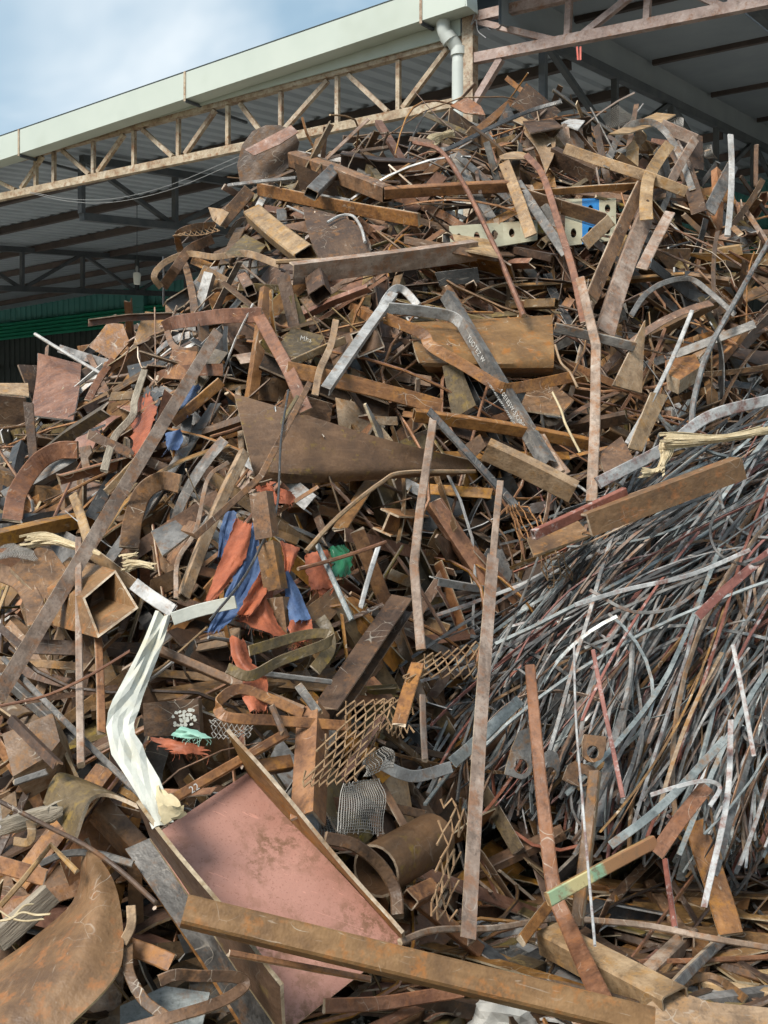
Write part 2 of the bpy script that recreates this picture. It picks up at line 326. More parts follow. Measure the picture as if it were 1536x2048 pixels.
def at_depth(px, py, d): return np.array([(px - 768) / FPX * d, d, EYE + (1024 - py) / FPX * d])
def on_heap(px, py, off=0.0): return at_depth(px, py, mound_d(px, py) - off)
def to_px(p):
    p = np.asarray(p, float)
    return 768 + p[..., 0] / p[..., 1] * FPX, 1024 - (p[..., 2] - EYE) / p[..., 1] * FPX
def heap_normal(x, y, e=0.15):
    gxz = (heap_z(x + e, y) - heap_z(x - e, y)) / (2 * e); gyz = (heap_z(x, y + e) - heap_z(x, y - e)) / (2 * e)
    return unit((-float(gxz), -float(gyz), 1.0))
CAM = np.array([0, 0, EYE])

# ------------------------------------------------------------------ profiles and sweeps (numpy)
def prof(kind, w, t):
    """closed 2-D outline (across, out), with the slot of each side; tube returns an inner outline too"""
    if kind == 'flat':
        a, b = w / 2, t / 2; e = min(b * 0.6, 0.004)
        P = [(-a + e, -b), (a - e, -b), (a, -b + e), (a, b - e), (a - e, b), (-a + e, b), (-a, b - e), (-a, -b + e)]
        return P, [0, 0, 1, 0, 0, 0, 1, 0], None
    if kind == 'angle':
        h = max(0.006, min(w, t) * 0.11)
        P = [(-w / 2, t / 2), (w / 2, t / 2), (w / 2, t / 2 - h), (-w / 2 + h, t / 2 - h), (-w / 2 + h, -t / 2), (-w / 2, -t / 2)]
        return P, [0, 1, 0, 0, 1, 0], None
    if kind == 'channel':
        h = max(0.006, min(w, t) * 0.12)
        P = [(-w / 2, t / 2), (w / 2, t / 2), (w / 2, -t / 2), (w / 2 - h, -t / 2), (w / 2 - h, t / 2 - h), (-w / 2 + h, t / 2 - h), (-w / 2 + h, -t / 2), (-w / 2, -t / 2)]
        return P, [0, 0, 1, 0, 0, 0, 1, 0], None
    if kind == 'trough':                              # the open side of a channel turned to the viewer
        P, m, _ = prof('channel', w, t)
        return [(x, -y) for x, y in P][::-1], m[::-1], None
    if kind == 'beam':
        h = max(0.007, w * 0.10)
        P = [(-w / 2, t / 2), (w / 2, t / 2), (w / 2, t / 2 - h), (h / 2, t / 2 - h), (h / 2, -t / 2 + h), (w / 2, -t / 2 + h), (w / 2, -t / 2), (-w / 2, -t / 2), (-w / 2, -t / 2 + h), (-h / 2, -t / 2 + h), (-h / 2, t / 2 - h), (-w / 2, t / 2 - h)]
        return P, [0, 1, 0, 0, 0, 1, 0, 1, 0, 0, 0, 1], None
    if kind == 'tube':
        r = min(w, t) * 0.10; h = max(0.005, min(w, t) * 0.06)
        def rr(a, b, r): return [(-a + r, -b), (a - r, -b), (a, -b + r), (a, b - r), (a - r, b), (-a + r, b), (-a, b - r), (-a, -b + r)]
        return rr(w / 2, t / 2, r), [0] * 8, rr(w / 2 - h, t / 2 - h, max(0.001, r - h * 0.5))
    if kind == 'pipe':
        n = 20; h = max(0.006, w * 0.05)
        return [(math.cos(-k * 2 * math.pi / n) * w / 2, math.sin(-k * 2 * math.pi / n) * w / 2) for k in range(n)][::-1], [0] * n, [(math.cos(-k * 2 * math.pi / n) * (w / 2 - h), math.sin(-k * 2 * math.pi / n) * (w / 2 - h)) for k in range(n)][::-1]
    if kind == 'rod':
        n = 6
        return [(math.cos(k * 2 * math.pi / n) * w / 2, math.sin(k * 2 * math.pi / n) * w / 2) for k in range(n)], [0] * n, None
    raise ValueError(kind)
def sweep(path, S, N, pr, rng=None, rag=0.0, scale=None):
    """path n x 3, S/N n x 3 across/out vectors -> verts, faces, slots"""
    P, slots, inner = pr
    path = np.asarray(path, float); n = len(path); k = len(P)
    V = []
    T0 = unit(path[1] - path[0]); T1 = unit(path[-1] - path[-2])
    def ring(i, Q):
        s = 1.0 if scale is None else scale[i]
        out = []
        for (a, b) in Q:
            p = path[i] + S[i] * a * s + N[i] * b
            if rag and i == 0: p = p + T0 * rng.uniform(-rag, rag)
            if rag and i == n - 1: p = p + T1 * rng.uniform(-rag, rag)
            out.append(p)
        return out
    F = []; M = []
    for i in range(n): V += ring(i, P)
    for i in range(n - 1):
        for j in range(k):
            j2 = (j + 1) % k
            F.append((i * k + j, i * k + j2, (i + 1) * k + j2, (i + 1) * k + j)); M.append(slots[j])
    if inner is None:
        F.append(tuple(range(k))[::-1]); M.append(1); F.append(tuple((n - 1) * k + j for j in range(k))); M.append(1)
    else:
        b0 = len(V)
        for i in range(n):
            for (a, b) in inner: V.append(path[i] + S[i] * a + N[i] * b)
        for i in range(n - 1):
            for j in range(k):
                j2 = (j + 1) % k
                F.append((b0 + i * k + j2, b0 + i * k + j, b0 + (i + 1) * k + j, b0 + (i + 1) * k + j2)); M.append(0)
        for e, base in ((0, 0), (n - 1, 1)):
            for j in range(k):
                j2 = (j + 1) % k
                q = (e * k + j2, e * k + j, b0 + e * k + j, b0 + e * k + j2)
                F.append(q if e == 0 else q[::-1]); M.append(1)
    return V, F, M
def frames(path, roll=0.0, wdir=None):
    """across vectors that turn the face to the viewer (roll = 0), or along a fixed direction"""
    path = np.asarray(path, float); n = len(path); S = np.zeros((n, 3)); N = np.zeros((n, 3)); last = None
    for i in range(n):
        T = unit(path[min(i + 1, n - 1)] - path[max(i - 1, 0)])
        if wdir is None:
            V = unit(CAM - path[i]); s = unit(np.cross(T, V))
        else:
            s = np.asarray(wdir, float); s = unit(s - T * s.dot(T))
        if last is not None and s.dot(last) < 0: s = -s
        last = s
        nn = unit(np.cross(s, T))
        if roll:
            c, q = math.cos(math.radians(roll)), math.sin(math.radians(roll)); s, nn = s * c + nn * q, nn * c - s * q
        S[i] = s; N[i] = nn
    return S, N
def smooth_path(P, n):
    """Catmull-Rom through the points"""
    P = np.asarray(P, float)
    if len(P) < 3: return np.array([P[0] + (P[-1] - P[0]) * t for t in np.linspace(0, 1, n)])
    Q = np.vstack([2 * P[0] - P[1], P, 2 * P[-1] - P[-2]]); out = []
    for t in np.linspace(0, len(P) - 1 - 1e-6, n):
        i = int(t); u = t - i; a, b, c, d = Q[i], Q[i + 1], Q[i + 2], Q[i + 3]
        out.append(0.5 * ((2 * b) + (c - a) * u + (2 * a - 5 * b + 4 * c - d) * u * u + (3 * b - a - 3 * c + d) * u ** 3))
    return np.array(out)
HERO = []            # (object, short phrase or None)
EDGE = {'rust_dark': 'cut_dark', 'rust_olive': 'cut_edge', 'mill_dark': 'pale_steel', 'flake_white': 'flake_white', 'flake_red': 'flake_white', 'strip_grey': 'strip_grey', 'strip_teal': 'strip_teal', 'pale_steel': 'pale_steel', 'painted_band': 'rust_tan'}
def mats_of(m): return [x + '_even' if x + '_even' in MATS else x for x in mats_loose(m)]
def mats_loose(m): return [m, EDGE.get(m, 'cut_edge' if m not in MATS or not m.startswith(('straw', 'wood', 'tarp', 'cream', 'canvas', 'plastic')) else m)]
NAMES = {'flat': ('flat_bar', 'flat bar'), 'angle': ('angle_bar', 'angle bar'), 'channel': ('channel_bar', 'channel'), 'trough': ('channel_bar', 'channel'), 'beam': ('steel_beam', 'beam'), 'tube': ('box_tube', 'box tube'), 'pipe': ('steel_pipe', 'pipe'), 'rod': ('steel_rod', 'rod')}
RH = random.Random(11)
def along(o):
    """turn the object's own axes so that x runs along the piece (grain and scratches follow it)"""
    me = o.data; n = len(me.vertices); co = np.empty(n * 3); me.vertices.foreach_get('co', co); co = co.reshape(-1, 3)
    w, U = np.linalg.eigh(np.cov((co - co.mean(0)).T)); Rm = U[:, ::-1]
    if np.linalg.det(Rm) < 0: Rm[:, 2] *= -1
    M = Matrix([list(r) + [0] for r in Rm] + [[0, 0, 0, 1]]); me.transform(M.transposed()); o.matrix_world = Matrix.Translation(o.location) @ M
def hero_done(o, label, cat, short):
    if o.type == 'MESH': along(o)
    tag(o, label, cat, None); HERO.append((o, short)); return o
def pxm(w, d): return w * d / FPX
def bar(kind, label, a, b, w, mat, off=0.22, off2=None, t=None, roll=None, short=None, bend=0.006, name=None, rag=0.006):
    off2 = off if off2 is None else off2
    A = on_heap(a[0], a[1], off); B = on_heap(b[0], b[1], off2); d = (A[1] + B[1]) / 2
    wm = pxm(w, d)
    tm = t if t is not None else {'flat': 0.012, 'angle': wm * 0.8, 'channel': wm * 0.5, 'trough': wm * 0.5, 'beam': wm * 0.9, 'tube': wm * 0.75, 'pipe': wm, 'rod': wm}[kind]
    if roll is None: roll = {'flat': RH.uniform(-22, 22), 'angle': -24, 'tube': RH.choice((-22, 20)), 'channel': -16, 'trough': -10, 'beam': 30}.get(kind, 0)
    n = 8; L = np.linalg.norm(B - A)
    off_v = np.array([RH.gauss(0, 1) for _ in range(3)]) * bend * L
    path = [A + (B - A) * u + off_v * math.sin(u * math.pi) for u in np.linspace(0, 1, n)]
    S, N = frames(path, roll)
    wob = [1 + RH.uniform(-.035, .035) for _ in path] if kind == 'flat' else None
    V, F, M = sweep(path, S, N, prof(kind, wm, tm), RH, 0 if kind in ('tube', 'pipe', 'rod') else rag, wob)
    nm, ct = NAMES[kind]
    o = link_mesh(name or nm, V, F, mats_of(mat), M, smooth=(kind in ('pipe', 'rod')))
    return hero_done(o, label, ct, short)
def strip(label, pts, w, mat, off=0.24, t=0.007, roll=0.0, wdir=None, short=None, name='bent_strip', cat='strip', kind='flat', n=None, w2=None, sm=True):
    P = [on_heap(p[0], p[1], p[2] if len(p) > 2 else off) for p in pts]
    path = smooth_path(P, n or max(10, len(pts) * 5)) if sm else np.array(P)
    d = float(np.mean(path[:, 1])); wm = pxm(w, d)
    S, N = frames(path, roll, wdir)
    sc = None if w2 is None else np.linspace(1, w2 / w, len(path))
    if kind == 'rod': t = wm
    V, F, M = sweep(path, S, N, prof(kind, wm, t), RH, 0.003, sc)
    o = link_mesh(name, V, F, mats_of(mat), M, smooth=(kind == 'rod'))
    return hero_done(o, label, cat, short)
def plane_pts(poly, off, normal):
    cx = sum(p[0] for p in poly) / len(poly); cy = sum(p[1] for p in poly) / len(poly)
    C = on_heap(cx, cy, off); nrm = unit(normal); out = []
    for (x, y) in poly:
        r = np.array([(x - 768) / FPX, 1.0, (1024 - y) / FPX]); k = nrm.dot(C - CAM) / nrm.dot(r); out.append(CAM + r * k)
    return np.array(out), nrm
def slab(pts, nrm, th):
    n = len(pts); V = list(pts) + [p - nrm * th for p in pts]
    A = sum(np.cross(pts[i] - pts[0], pts[(i + 1) % n] - pts[0]) for i in range(1, n - 1))
    flip = np.dot(A, nrm) < 0
    top = tuple(range(n)); bot = tuple(range(2 * n - 1, n - 1, -1))
    F = [top if not flip else top[::-1], bot if not flip else bot[::-1]]; M = [0, 0]
    for i in range(n):
        j = (i + 1) % n; q = (i, n + i, n + j, j); F.append(q if not flip else q[::-1]); M.append(1)
    return V, F, M
MOUND_N = (0.0, -0.78, 0.62)
def plate(label, poly, mat, off=0.2, normal=MOUND_N, th=0.01, short=None, name='steel_plate', cat='plate', edge=None):
    pts, nrm = plane_pts(poly, off, normal)
    V, F, M = slab(pts, nrm, th)
    ms = mats_of(mat)
    if edge: ms = [ms[0], edge]
    o = link_mesh(name, V, F, ms, M)
    return hero_done(o, label, cat, short)
def solid_grid(G, th):
    """grid of points R x C -> thickened sheet"""
    G = np.asarray(G, float); R, C = G.shape[:2]
    du = np.gradient(G, axis=0); dv = np.gradient(G, axis=1); Nn = np.cross(dv, du); Nn /= (np.linalg.norm(Nn, axis=2, keepdims=True) + 1e-12)
    if np.sum(Nn.reshape(-1, 3) * (CAM - G.reshape(-1, 3))) < 0: Nn = -Nn
    B = G - Nn * th
    V = list(G.reshape(-1, 3)) + list(B.reshape(-1, 3)); k = R * C; F = []; M = []
    for i in range(R - 1):
        for j in range(C - 1):
            a, b, c, d = i * C + j, i * C + j + 1, (i + 1) * C + j + 1, (i + 1) * C + j
            F.append((a, d, c, b)); M.append(0); F.append((k + a, k + b, k + c, k + d)); M.append(0)
    rim = [i * C for i in range(R)] + [(R - 1) * C + j for j in range(1, C)] + [i * C + C - 1 for i in range(R - 2, -1, -1)] + [j for j in range(C - 2, 0, -1)]
    for a, b in zip(rim, rim[1:] + rim[:1]): F.append((a, k + a, k + b, b)[::-1]); M.append(1)
    return V, F, M
def loft(label, A, B, mat, th=0.01, n=14, m=8, off=0.2, short=None, name='curved_plate', cat='plate', rows=None, noise_amp=0.0, edge=None):
    """sheet between two (or more) edge lines of (x, y[, off]) points"""
    lines = [A, B] if rows is None else rows
    L = [smooth_path([on_heap(p[0], p[1], p[2] if len(p) > 2 else off) for p in ln], n) for ln in lines]
    if len(L) == 2: G = np.array([[L[0][i] + (L[1][i] - L[0][i]) * t for t in np.linspace(0, 1, m)] for i in range(n)])
    else: G = np.array([smooth_path([l[i] for l in L], m) for i in range(n)])
    if noise_amp: G = G + np.array([[[RH.gauss(0, noise_amp) for _ in range(3)] for _ in range(G.shape[1])] for _ in range(G.shape[0])])
    V, F, M = solid_grid(G, th)
    ms = mats_of(mat)
    if edge: ms = [ms[0], edge]
    o = link_mesh(name, V, F, ms, M, smooth=True)
    return hero_done(o, label, cat, short)
def block(label, poly, mat, off=0.2, normal=MOUND_N, depth=0.15, short=None, name='steel_block', cat='block'):
    return plate(label, poly, mat, off, normal, depth, short, name, cat)
# ------------------------------------------------------------------ ground
def ground():
    n = 40
    xs = np.concatenate([[-600, -200, -60], np.linspace(-14, 14, n), [60, 200, 600]]); ys = np.concatenate([[-600, -100, -20], np.linspace(-4, 40, n), [100, 300, 900]])
    rg = random.Random(3); V = []; F = []
    for y in ys:
        for x in xs: V.append((x, y, -0.02 + (rg.uniform(-0.025, 0.025) if abs(x) < 14 and -4 < y < 12 else 0)))
    C = len(xs)
    for j in range(len(ys) - 1):
        for i in range(C - 1): F.append((j * C + i, j * C + i + 1, (j + 1) * C + i + 1, (j + 1) * C + i))
    o = link_mesh('ground', V, F, 'ground', origin=(0, 0, 0)); tag(o, 'dusty brown yard soil at the foot of the heap', None, None, 'structure')
ground()

# ------------------------------------------------------------------ the open steel shed behind the heap
UX = np.array([0.8478, -0.5303, 0.0]); NX = np.array([0.5303, 0.8478, 0.0]); ZV = np.array([0, 0, 1.0])
PC = np.array([0.866, 12.0, 0.0])                    # foot of the corner column
def front(px, py, w=0.0):
    """the point of the shed's front plane (moved w metres inward) seen at a pixel"""
    o = PC + NX * w; r = np.array([(px - 768) / FPX, 1.0, (1024 - py) / FPX]); k = NX.dot(o - CAM) / NX.dot(r); return CAM + r * k
def fr(u, w, z): return PC + UX * u + NX * w + ZV * z   # shed coordinates: along the eave, inward, up
def boxbeam(g, A, B, w, h, up=ZV, m=0):
    A = np.asarray(A, float); B = np.asarray(B, float); T = unit(B - A); s = unit(np.cross(T, up)); u = unit(np.cross(s, T)); V = []
    for p in (A, B):
        for (a, b) in ((-1, -1), (1, -1), (1, 1), (-1, 1)): V.append(p + s * a * w / 2 + u * b * h / 2)
    g.add(V, [(3, 2, 1, 0), (4, 5, 6, 7), (0, 1, 5, 4), (1, 2, 6, 5), (2, 3, 7, 6), (3, 0, 4, 7)], m)
def beam_part(name, A, B, w, h, mat, parent, up=ZV):
    g = Geo(); boxbeam(g, A, B, w, h, up); return g.link(name, mat, parent)
g = Geo(); boxbeam(g, fr(-45, 8.5, -0.08), fr(15, 8.5, -0.08), 20.0, 0.2); o = g.link('bounce_floor', 'bounce_floor'); tag(o, 'added pale concrete slab under the shed, bouncing light up to the roof', None, None, 'structure')  # added slab, kept pale to bounce sunlight onto the roof underside
shed = empty('open_shed', (0, 0, 0))
tag(shed, 'open steel shed with pale green gutter and lattice trusses behind the scrap heap', 'shed')
def shed_part(name, parent=None):
    o = empty(name); o.parent = parent or shed; return o
SLOPE = 0.133
def roof_z(u, w): return 6.20 + 0.0265 * (u + 7.0) + SLOPE * w       # underside of the sheeting over the lower bay
# corrugated sheeting, lower bay: ribs run up the slope; split into sheets along the eave
def corrugated(name, mat, parent, u0, u1, w0f, w1f, zf, pitch=0.20, h=0.035):
    g = Geo(); us = []
    u = u0
    while u < u1 - 1e-6:
        for du, k in ((0.0, 0), (pitch * 0.42, 0), (pitch * 0.55, 1), (pitch * 0.87, 1)):
            if u + du < u1: us.append((u + du, k))
        u += pitch
    us.append((u1, 0)); V = []
    for (uu, k) in us:
        for ww in (w0f(uu), w1f(uu)): V.append(fr(uu, ww, zf(uu, ww) + h * k))
    g.add(V, [(2 * i, 2 * i + 1, 2 * i + 3, 2 * i + 2) for i in range(len(us) - 1)])
    return g.link(name, mat, parent)
W = 13.2
roof_lo = shed_part('roof')
step = lambda u: 0.35 if u < 1.0 else 0.35 + (u - 1.0) * 1.35
for k in range(-16, 5):
    a = k * 2.4; b = a + 2.4
    if a >= 0.4: break
    b = min(b, 0.42)
    corrugated('roof_sheet', 'roof_sheet', roof_lo, a, b, lambda u: -0.04, lambda u: W + 0.1, roof_z, 0.24)
# higher bay over the right: flat lining sheets
def roof_hi(u, w): return 6.80 + SLOPE * w
hi = shed_part('raised_roof')
for k in range(0, 8):
    a = 0.4 + k * 1.6; b = a + 1.58; g = Geo(); V = []
    for uu in (a, b):
        for ww in (-0.6, 18.0): V.append(fr(uu, ww, roof_hi(uu, ww)))
    for uu in (a, b):
        for ww in (-0.6, 18.0): V.append(fr(uu, ww, roof_hi(uu, ww) + 0.04))
    g.add(V, [(0, 1, 3, 2), (4, 6, 7, 5), (0, 4, 5, 1), (2, 3, 7, 6), (0, 2, 6, 4), (1, 5, 7, 3)]); g.link('lining_sheet', 'lining_sheet', hi)
for u in (2.2, 4.4, 6.6, 9.0): beam_part('rafter', fr(u, -0.3, roof_hi(u, -0.3) - 0.09), fr(u, 17.5, roof_hi(u, 17.5) - 0.09), 0.10, 0.12, 'truss_dark', hi)
for w_ in (1.5, 4.0, 6.5, 9.0, 11.5): beam_part('purlin', fr(0.5, w_, roof_hi(0, w_) - 0.035), fr(12.5, w_, roof_hi(0, w_) - 0.035), 0.06, 0.06, 'purlin_brown', hi)
# infill between the two roofs
g = Geo(); V = [fr(0.42, -0.2, roof_z(0.42, -0.2) - 0.02), fr(0.42, W, roof_z(0.42, W) - 0.02), fr(0.42, W, roof_hi(0, W)), fr(0.42, -0.2, roof_hi(0, -0.2))]
V2 = [p + UX * 0.03 for p in V]; g.add(V + V2, [(0, 1, 2, 3), (7, 6, 5, 4), (0, 4, 5, 1), (3, 2, 6, 7)]); g.link('gable_infill', 'lining_sheet', hi)
# purlins of the lower bay, parallel with the eave
for w_ in (1.6, 3.4, 5.4, 7.4, 9.4, 11.4):
    beam_part('purlin', fr(-36, w_, roof_z(-36, w_) - 0.07), fr(0.40, w_, roof_z(0.40, w_) - 0.07), 0.08, 0.11, 'purlin_brown', roof_lo)

# front lattice truss
tr = shed_part('eave_truss')
zc = 5.745
def lattice_member(name, A, B, s, mat, parent): return beam_part(name, A, B, s, s, mat, parent, NX)
uL, uR = -14.5, -0.05
beam_part('bottom_chord', fr(uL, 0, zc), fr(uR, 0, zc), 0.075, 0.092, 'truss_paint', tr)
def top_z(u): return 6.385 + 0.0265 * u
beam_part('top_chord', fr(uL, 0, top_z(uL)), fr(uR, 0, top_z(uR)), 0.075, 0.085, 'truss_paint', tr)
vx = []                                              # panel points read along the chord
for px in (72, 108, 187, 268, 357, 456, 562, 675, 797):
    p = front(px, 300); u = float((p - PC).dot(UX)); vx.append((px, u))
for px, u in vx: lattice_member('post', fr(u, 0, zc + 0.05), fr(u, 0, top_z(u) - 0.05), 0.046, 'truss_paint', tr)
def u_at(px, py): return float((front(px, py) - PC).dot(UX))
for (xa, ya, xb, yb) in ((-40, 300, 30, 380), (42, 378, 85, 322), (125, 305, 178, 350), (195, 347, 248, 270), (285, 252, 345, 318), (370, 310, 430, 220), (480, 195, 530, 250), (560, 280, 655, 125), (697, 125, 775, 232), (805, 230, 895, 85)):
    A = front(xa, ya); B = front(xb, yb)
    ua, ub = u_at(xa, ya), u_at(xb, yb); za, zb = (top_z(ua) - 0.06, zc + 0.06) if ya < yb else (zc + 0.06, top_z(ub) - 0.06)
    lattice_member('diagonal', fr(ua, 0.004, za), fr(ub, 0.004, zb), 0.05, 'truss_paint', tr)
for k in range(5):                                   # panels left of the picture
    u = uL + 0.5 + k * 1.3; lattice_member('post', fr(u, 0, zc + 0.05), fr(u, 0, top_z(u) - 0.05), 0.046, 'truss_paint', tr)
# higher truss over the right bay
tr2 = shed_part('raised_truss')
p0 = front(948, 118); p1 = front(1536, 2); d_ = unit(p1 - p0)
beam_part('bottom_chord', p0 - d_ * 0.05, p1 + d_ * 3.0, 0.08, 0.10, 'truss_mauve', tr2)
q0 = front(938, 38); q1 = front(1130, -6); e_ = unit(q1 - q0)
beam_part('top_chord', q0, q0 + e_ * 7.0, 0.08, 0.10, 'truss_mauve', tr2)
for (xa, ya, xb, yb) in ((948, 42, 1112, 82), (1167, 68, 1290, -30), (1135, 76, 1139, -10), (1293, 48, 1298, -40), (1392, -10, 1450, 16), (1462, 14, 1470, -45), (1478, 10, 1560, -30)):
    lattice_member('diagonal' if abs(xa - xb) > 20 else 'post', front(xa, ya, 0.004), front(xb, yb, 0.004), 0.06, 'truss_mauve', tr2)
lattice_member('knee_brace', front(1002, 118, 0.006), front(950, 205, 0.006), 0.07, 'truss_mauve', tr2)
beam_part('column', PC + ZV * 0.0 - NX * 0.0, PC + ZV * 6.62, 0.12, 0.12, 'truss_paint', shed, UX)
# inner trusses running up the slope from the front
def inner_truss(u, w0, w1, depth, mat='truss_dark', zf=roof_z, bays=7):
    t = shed_part('inner_truss'); a = fr(u, w0, zf(u, w0) - 0.10); b = fr(u, w1, zf(u, w1) - 0.10); dn = ZV * -depth
    beam_part('top_chord', a, b, 0.09, 0.10, mat, t); beam_part('bottom_chord', a + dn, b + dn, 0.09, 0.10, mat, t)
    for k in range(bays + 1):
        p = a + (b - a) * (k / bays); beam_part('post', p - ZV * 0.04, p + dn + ZV * 0.04, 0.07, 0.07, mat, t, NX)
        if k < bays:
            q = a + (b - a) * ((k + 1) / bays); A_, B_ = (p + dn, q) if k % 2 else (p, q + dn); beam_part('diagonal', A_, B_, 0.06, 0.06, mat, t)
inner_truss(-5.9, 0.4, W - 0.3, 0.75); inner_truss(-12.4, 0.4, W - 0.3, 0.75, bays=8); inner_truss(0.62, 0.4, W + 3, 0.80, bays=8)
# gutter with joints, brackets, outlet and downpipe
WG = -0.28
def gz(u): return None
gb0 = front(0, 320, WG); gb1 = front(846, 40, WG); gd = unit(gb1 - gb0)
A = gb0 - gd * 7.0; ulen = np.dot(front(931, 20, WG) - A, UX) / np.dot(gd, UX); B = A + gd * ulen
gut = shed_part('gutter'); GH = 0.30
def gutter_len(A, B, parent):
    g = Geo(); pr = [(-0.0, GH), (0.0, 0.0), (0.21, 0.0), (0.21, GH), (0.198, GH), (0.198, 0.012), (0.012, 0.012), (0.012, GH)]
    V = []
    for p in (A, B):
        for (w_, z_) in pr: V.append(p + NX * w_ + ZV * z_)
    k = len(pr); F = [(i, (i + 1) % k, k + (i + 1) % k, k + i) for i in range(k)] + [tuple(range(k))[::-1], tuple(range(k, 2 * k))]
    g.add(V, F); return g.link('gutter_length', 'fascia', parent)
def on_gut(px): 
    r = np.dot(front(px, 200, WG) - A, UX) / np.dot(gd, UX); return A + gd * r
cuts = [A, on_gut(38), on_gut(370), on_gut(842), B]
for a, b in zip(cuts[:-1], cuts[1:]): gutter_len(a + gd * 0.004, b - gd * 0.004, gut)
for px in (38, 370, 842):
    p = on_gut(px); beam_part('joint_strap', p - NX * 0.006 - ZV * 0.03, p - NX * 0.006 + ZV * (GH + 0.01), 0.03, 0.006, 'truss_paint', gut, NX)
    beam_part('bracket', p + NX * 0.02 - ZV * 0.02, p + NX * 1.0 - ZV * 0.02 + gd * 0.1, 0.03, 0.03, 'truss_dark', gut)
g = Geo(); boxbeam(g, B + NX * 0.105 + ZV * GH / 2 - gd * 0.004, B + NX * 0.105 + ZV * GH / 2 + gd * 0.012, 0.23, GH + 0.02); g.link('end_cap', 'fascia', gut)
# roof edge flashing above the gutter
g = Geo(); boxbeam(g, A + NX * 0.67 + ZV * (GH + 0.022), B + NX * 0.67 + ZV * (GH + 0.022), 1.3, 0.012); g.link('flashing', 'dark_sheet', gut)
g = Geo(); boxbeam(g, fr(-20, -0.055, top_z(-20) + 0.16), fr(-0.08, -0.055, top_z(-0.08) + 0.16), 0.02, 0.30); g.link('soffit_board', 'fascia', gut)
dp = shed_part('downpipe')
def pipe_part(name, pts, r, parent, mat='pvc'):
    path = smooth_path(pts, 14 if len(pts) > 2 else 2); S, N = frames(path, 0, (0.9, -0.4, 0.1)); P = prof('rod', 2 * r, 0)
    n_ = 16; P = ([(math.cos(k * 2 * math.pi / n_) * r, math.sin(k * 2 * math.pi / n_) * r) for k in range(n_)], [0] * n_, None)
    V, F, M = sweep(path, S, N, P); return link_mesh(name, V, F, [mat, mat], M, parent, True)
t0 = front(885, 38, WG + 0.15); t1 = front(888, 62, WG + 0.15); t2 = front(905, 82, WG + 0.2); t3 = front(917, 104, WG + 0.25); t4 = front(918, 130, WG + 0.25)
pipe_part('elbow', [t0, t1, front(897, 78, WG + 0.18)], 0.07, dp); pipe_part('elbow', [front(897, 76, WG + 0.18), t2, t3, t4], 0.07, dp)
pipe_part('socket', [front(893, 70, WG + 0.17), front(901, 82, WG + 0.19)], 0.085, dp)
pipe_part('socket', [front(918, 96, WG + 0.25), front(918, 112, WG + 0.25)], 0.085, dp)
tb = t4.copy(); tb[2] = 2.5; pipe_part('pipe_length', [t4 - ZV * -0.02, tb], 0.072, dp)
# back wall: teal sheeting, green lintel sheet, dark sheet painted as the shaded opening, low wall
bw = shed_part('rear_wall')
def wall_sheets(u0, u1, w, z0, z1, mat, pitch=0.22, h=0.03, along=True, width=2.2, name='wall_sheet'):
    u = u0
    while u < u1:
        b = min(u1, u + width); g = Geo(); us = []; q = u
        while q < b - 1e-6:
            us += [(q, 0), (q + pitch * .4, 0), (q + pitch * .5, 1), (q + pitch * .9, 1)]; q += pitch
        us = [x for x in us if x[0] < b] + [(b, 0)]; V = []
        for (uu, k) in us:
            for z in (z0, z1 if not callable(z1) else z1(uu)): V.append(fr(uu, w - h * k, z))
        g.add(V, [(2 * i, 2 * i + 2, 2 * i + 3, 2 * i + 1) for i in range(len(us) - 1)]); g.link(name, mat, bw); u = b
def zback(px, py):                                   # height on the rear wall of a pixel
    return float(front(px, py, W)[2])
zt, zg1, zg0, zl = zback(100, 578), zback(100, 640), zback(100, 672), zback(40, 735)
wall_sheets(-40, 9, W, zg1, lambda u: roof_z(u, W) + 0.05, 'teal_sheet')
g = Geo(); V = []
ks = 10
for i in range(ks + 1):
    z = zg0 + (zg1 + 0.05 - zg0) * i / ks; off = 0.14 if i % 2 else 0.05
    for u in (-40, 9): V.append(fr(u, W - 0.1 - off, z))
g.add(V, [(2 * i, 2 * i + 1, 2 * i + 3, 2 * i + 2) for i in range(ks)]); g.link('lintel_sheet', 'green_sheet', bw)
wall_sheets(-50, 9, W + 0.04, 0.0, zg1 - 0.01, 'dark_sheet', width=6.0)  # dark sheet behind the opening, its shade put into the colour
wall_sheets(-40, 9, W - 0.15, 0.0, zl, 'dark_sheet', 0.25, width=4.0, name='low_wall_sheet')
beam_part('wall_post', fr(u_at(0, 0) * 0 + float((front(285, 600, W) - PC).dot(UX)), W - 0.15, 0), fr(float((front(285, 600, W) - PC).dot(UX)), W - 0.15, roof_z(0, W) - 0.6), 0.5, 0.16, 'teal_sheet', bw, NX)
# hanging lamp, cables and ribbons of the shed
lampP = front(274, 552, 3.2)
lamp = empty('hanging_lamp', lampP); tag(lamp, 'white glass pendant lamp hanging on a long cord under the shed roof', 'lamp')
def lathe(name, prf, mat, parent, n=16, smooth=True):
    V = []; F = []
    for (r, z) in prf:
        for k in range(n): V.append((r * math.cos(2 * math.pi * k / n), r * math.sin(2 * math.pi * k / n), z))
    for i in range(len(prf) - 1):
        for k in range(n): F.append((i * n + k, i * n + (k + 1) % n, (i + 1) * n + (k + 1) % n, (i + 1) * n + k))
    F.append(tuple(range(n))[::-1]); F.append(tuple((len(prf) - 1) * n + k for k in range(n)))
    return link_mesh(name, V, F, mat, None, parent, smooth)
lathe('lamp_shade', [(0.035, -0.13), (0.050, -0.13), (0.058, -0.05), (0.062, 0.02), (0.055, 0.045), (0.03, 0.055)], 'lamp_white', lamp)
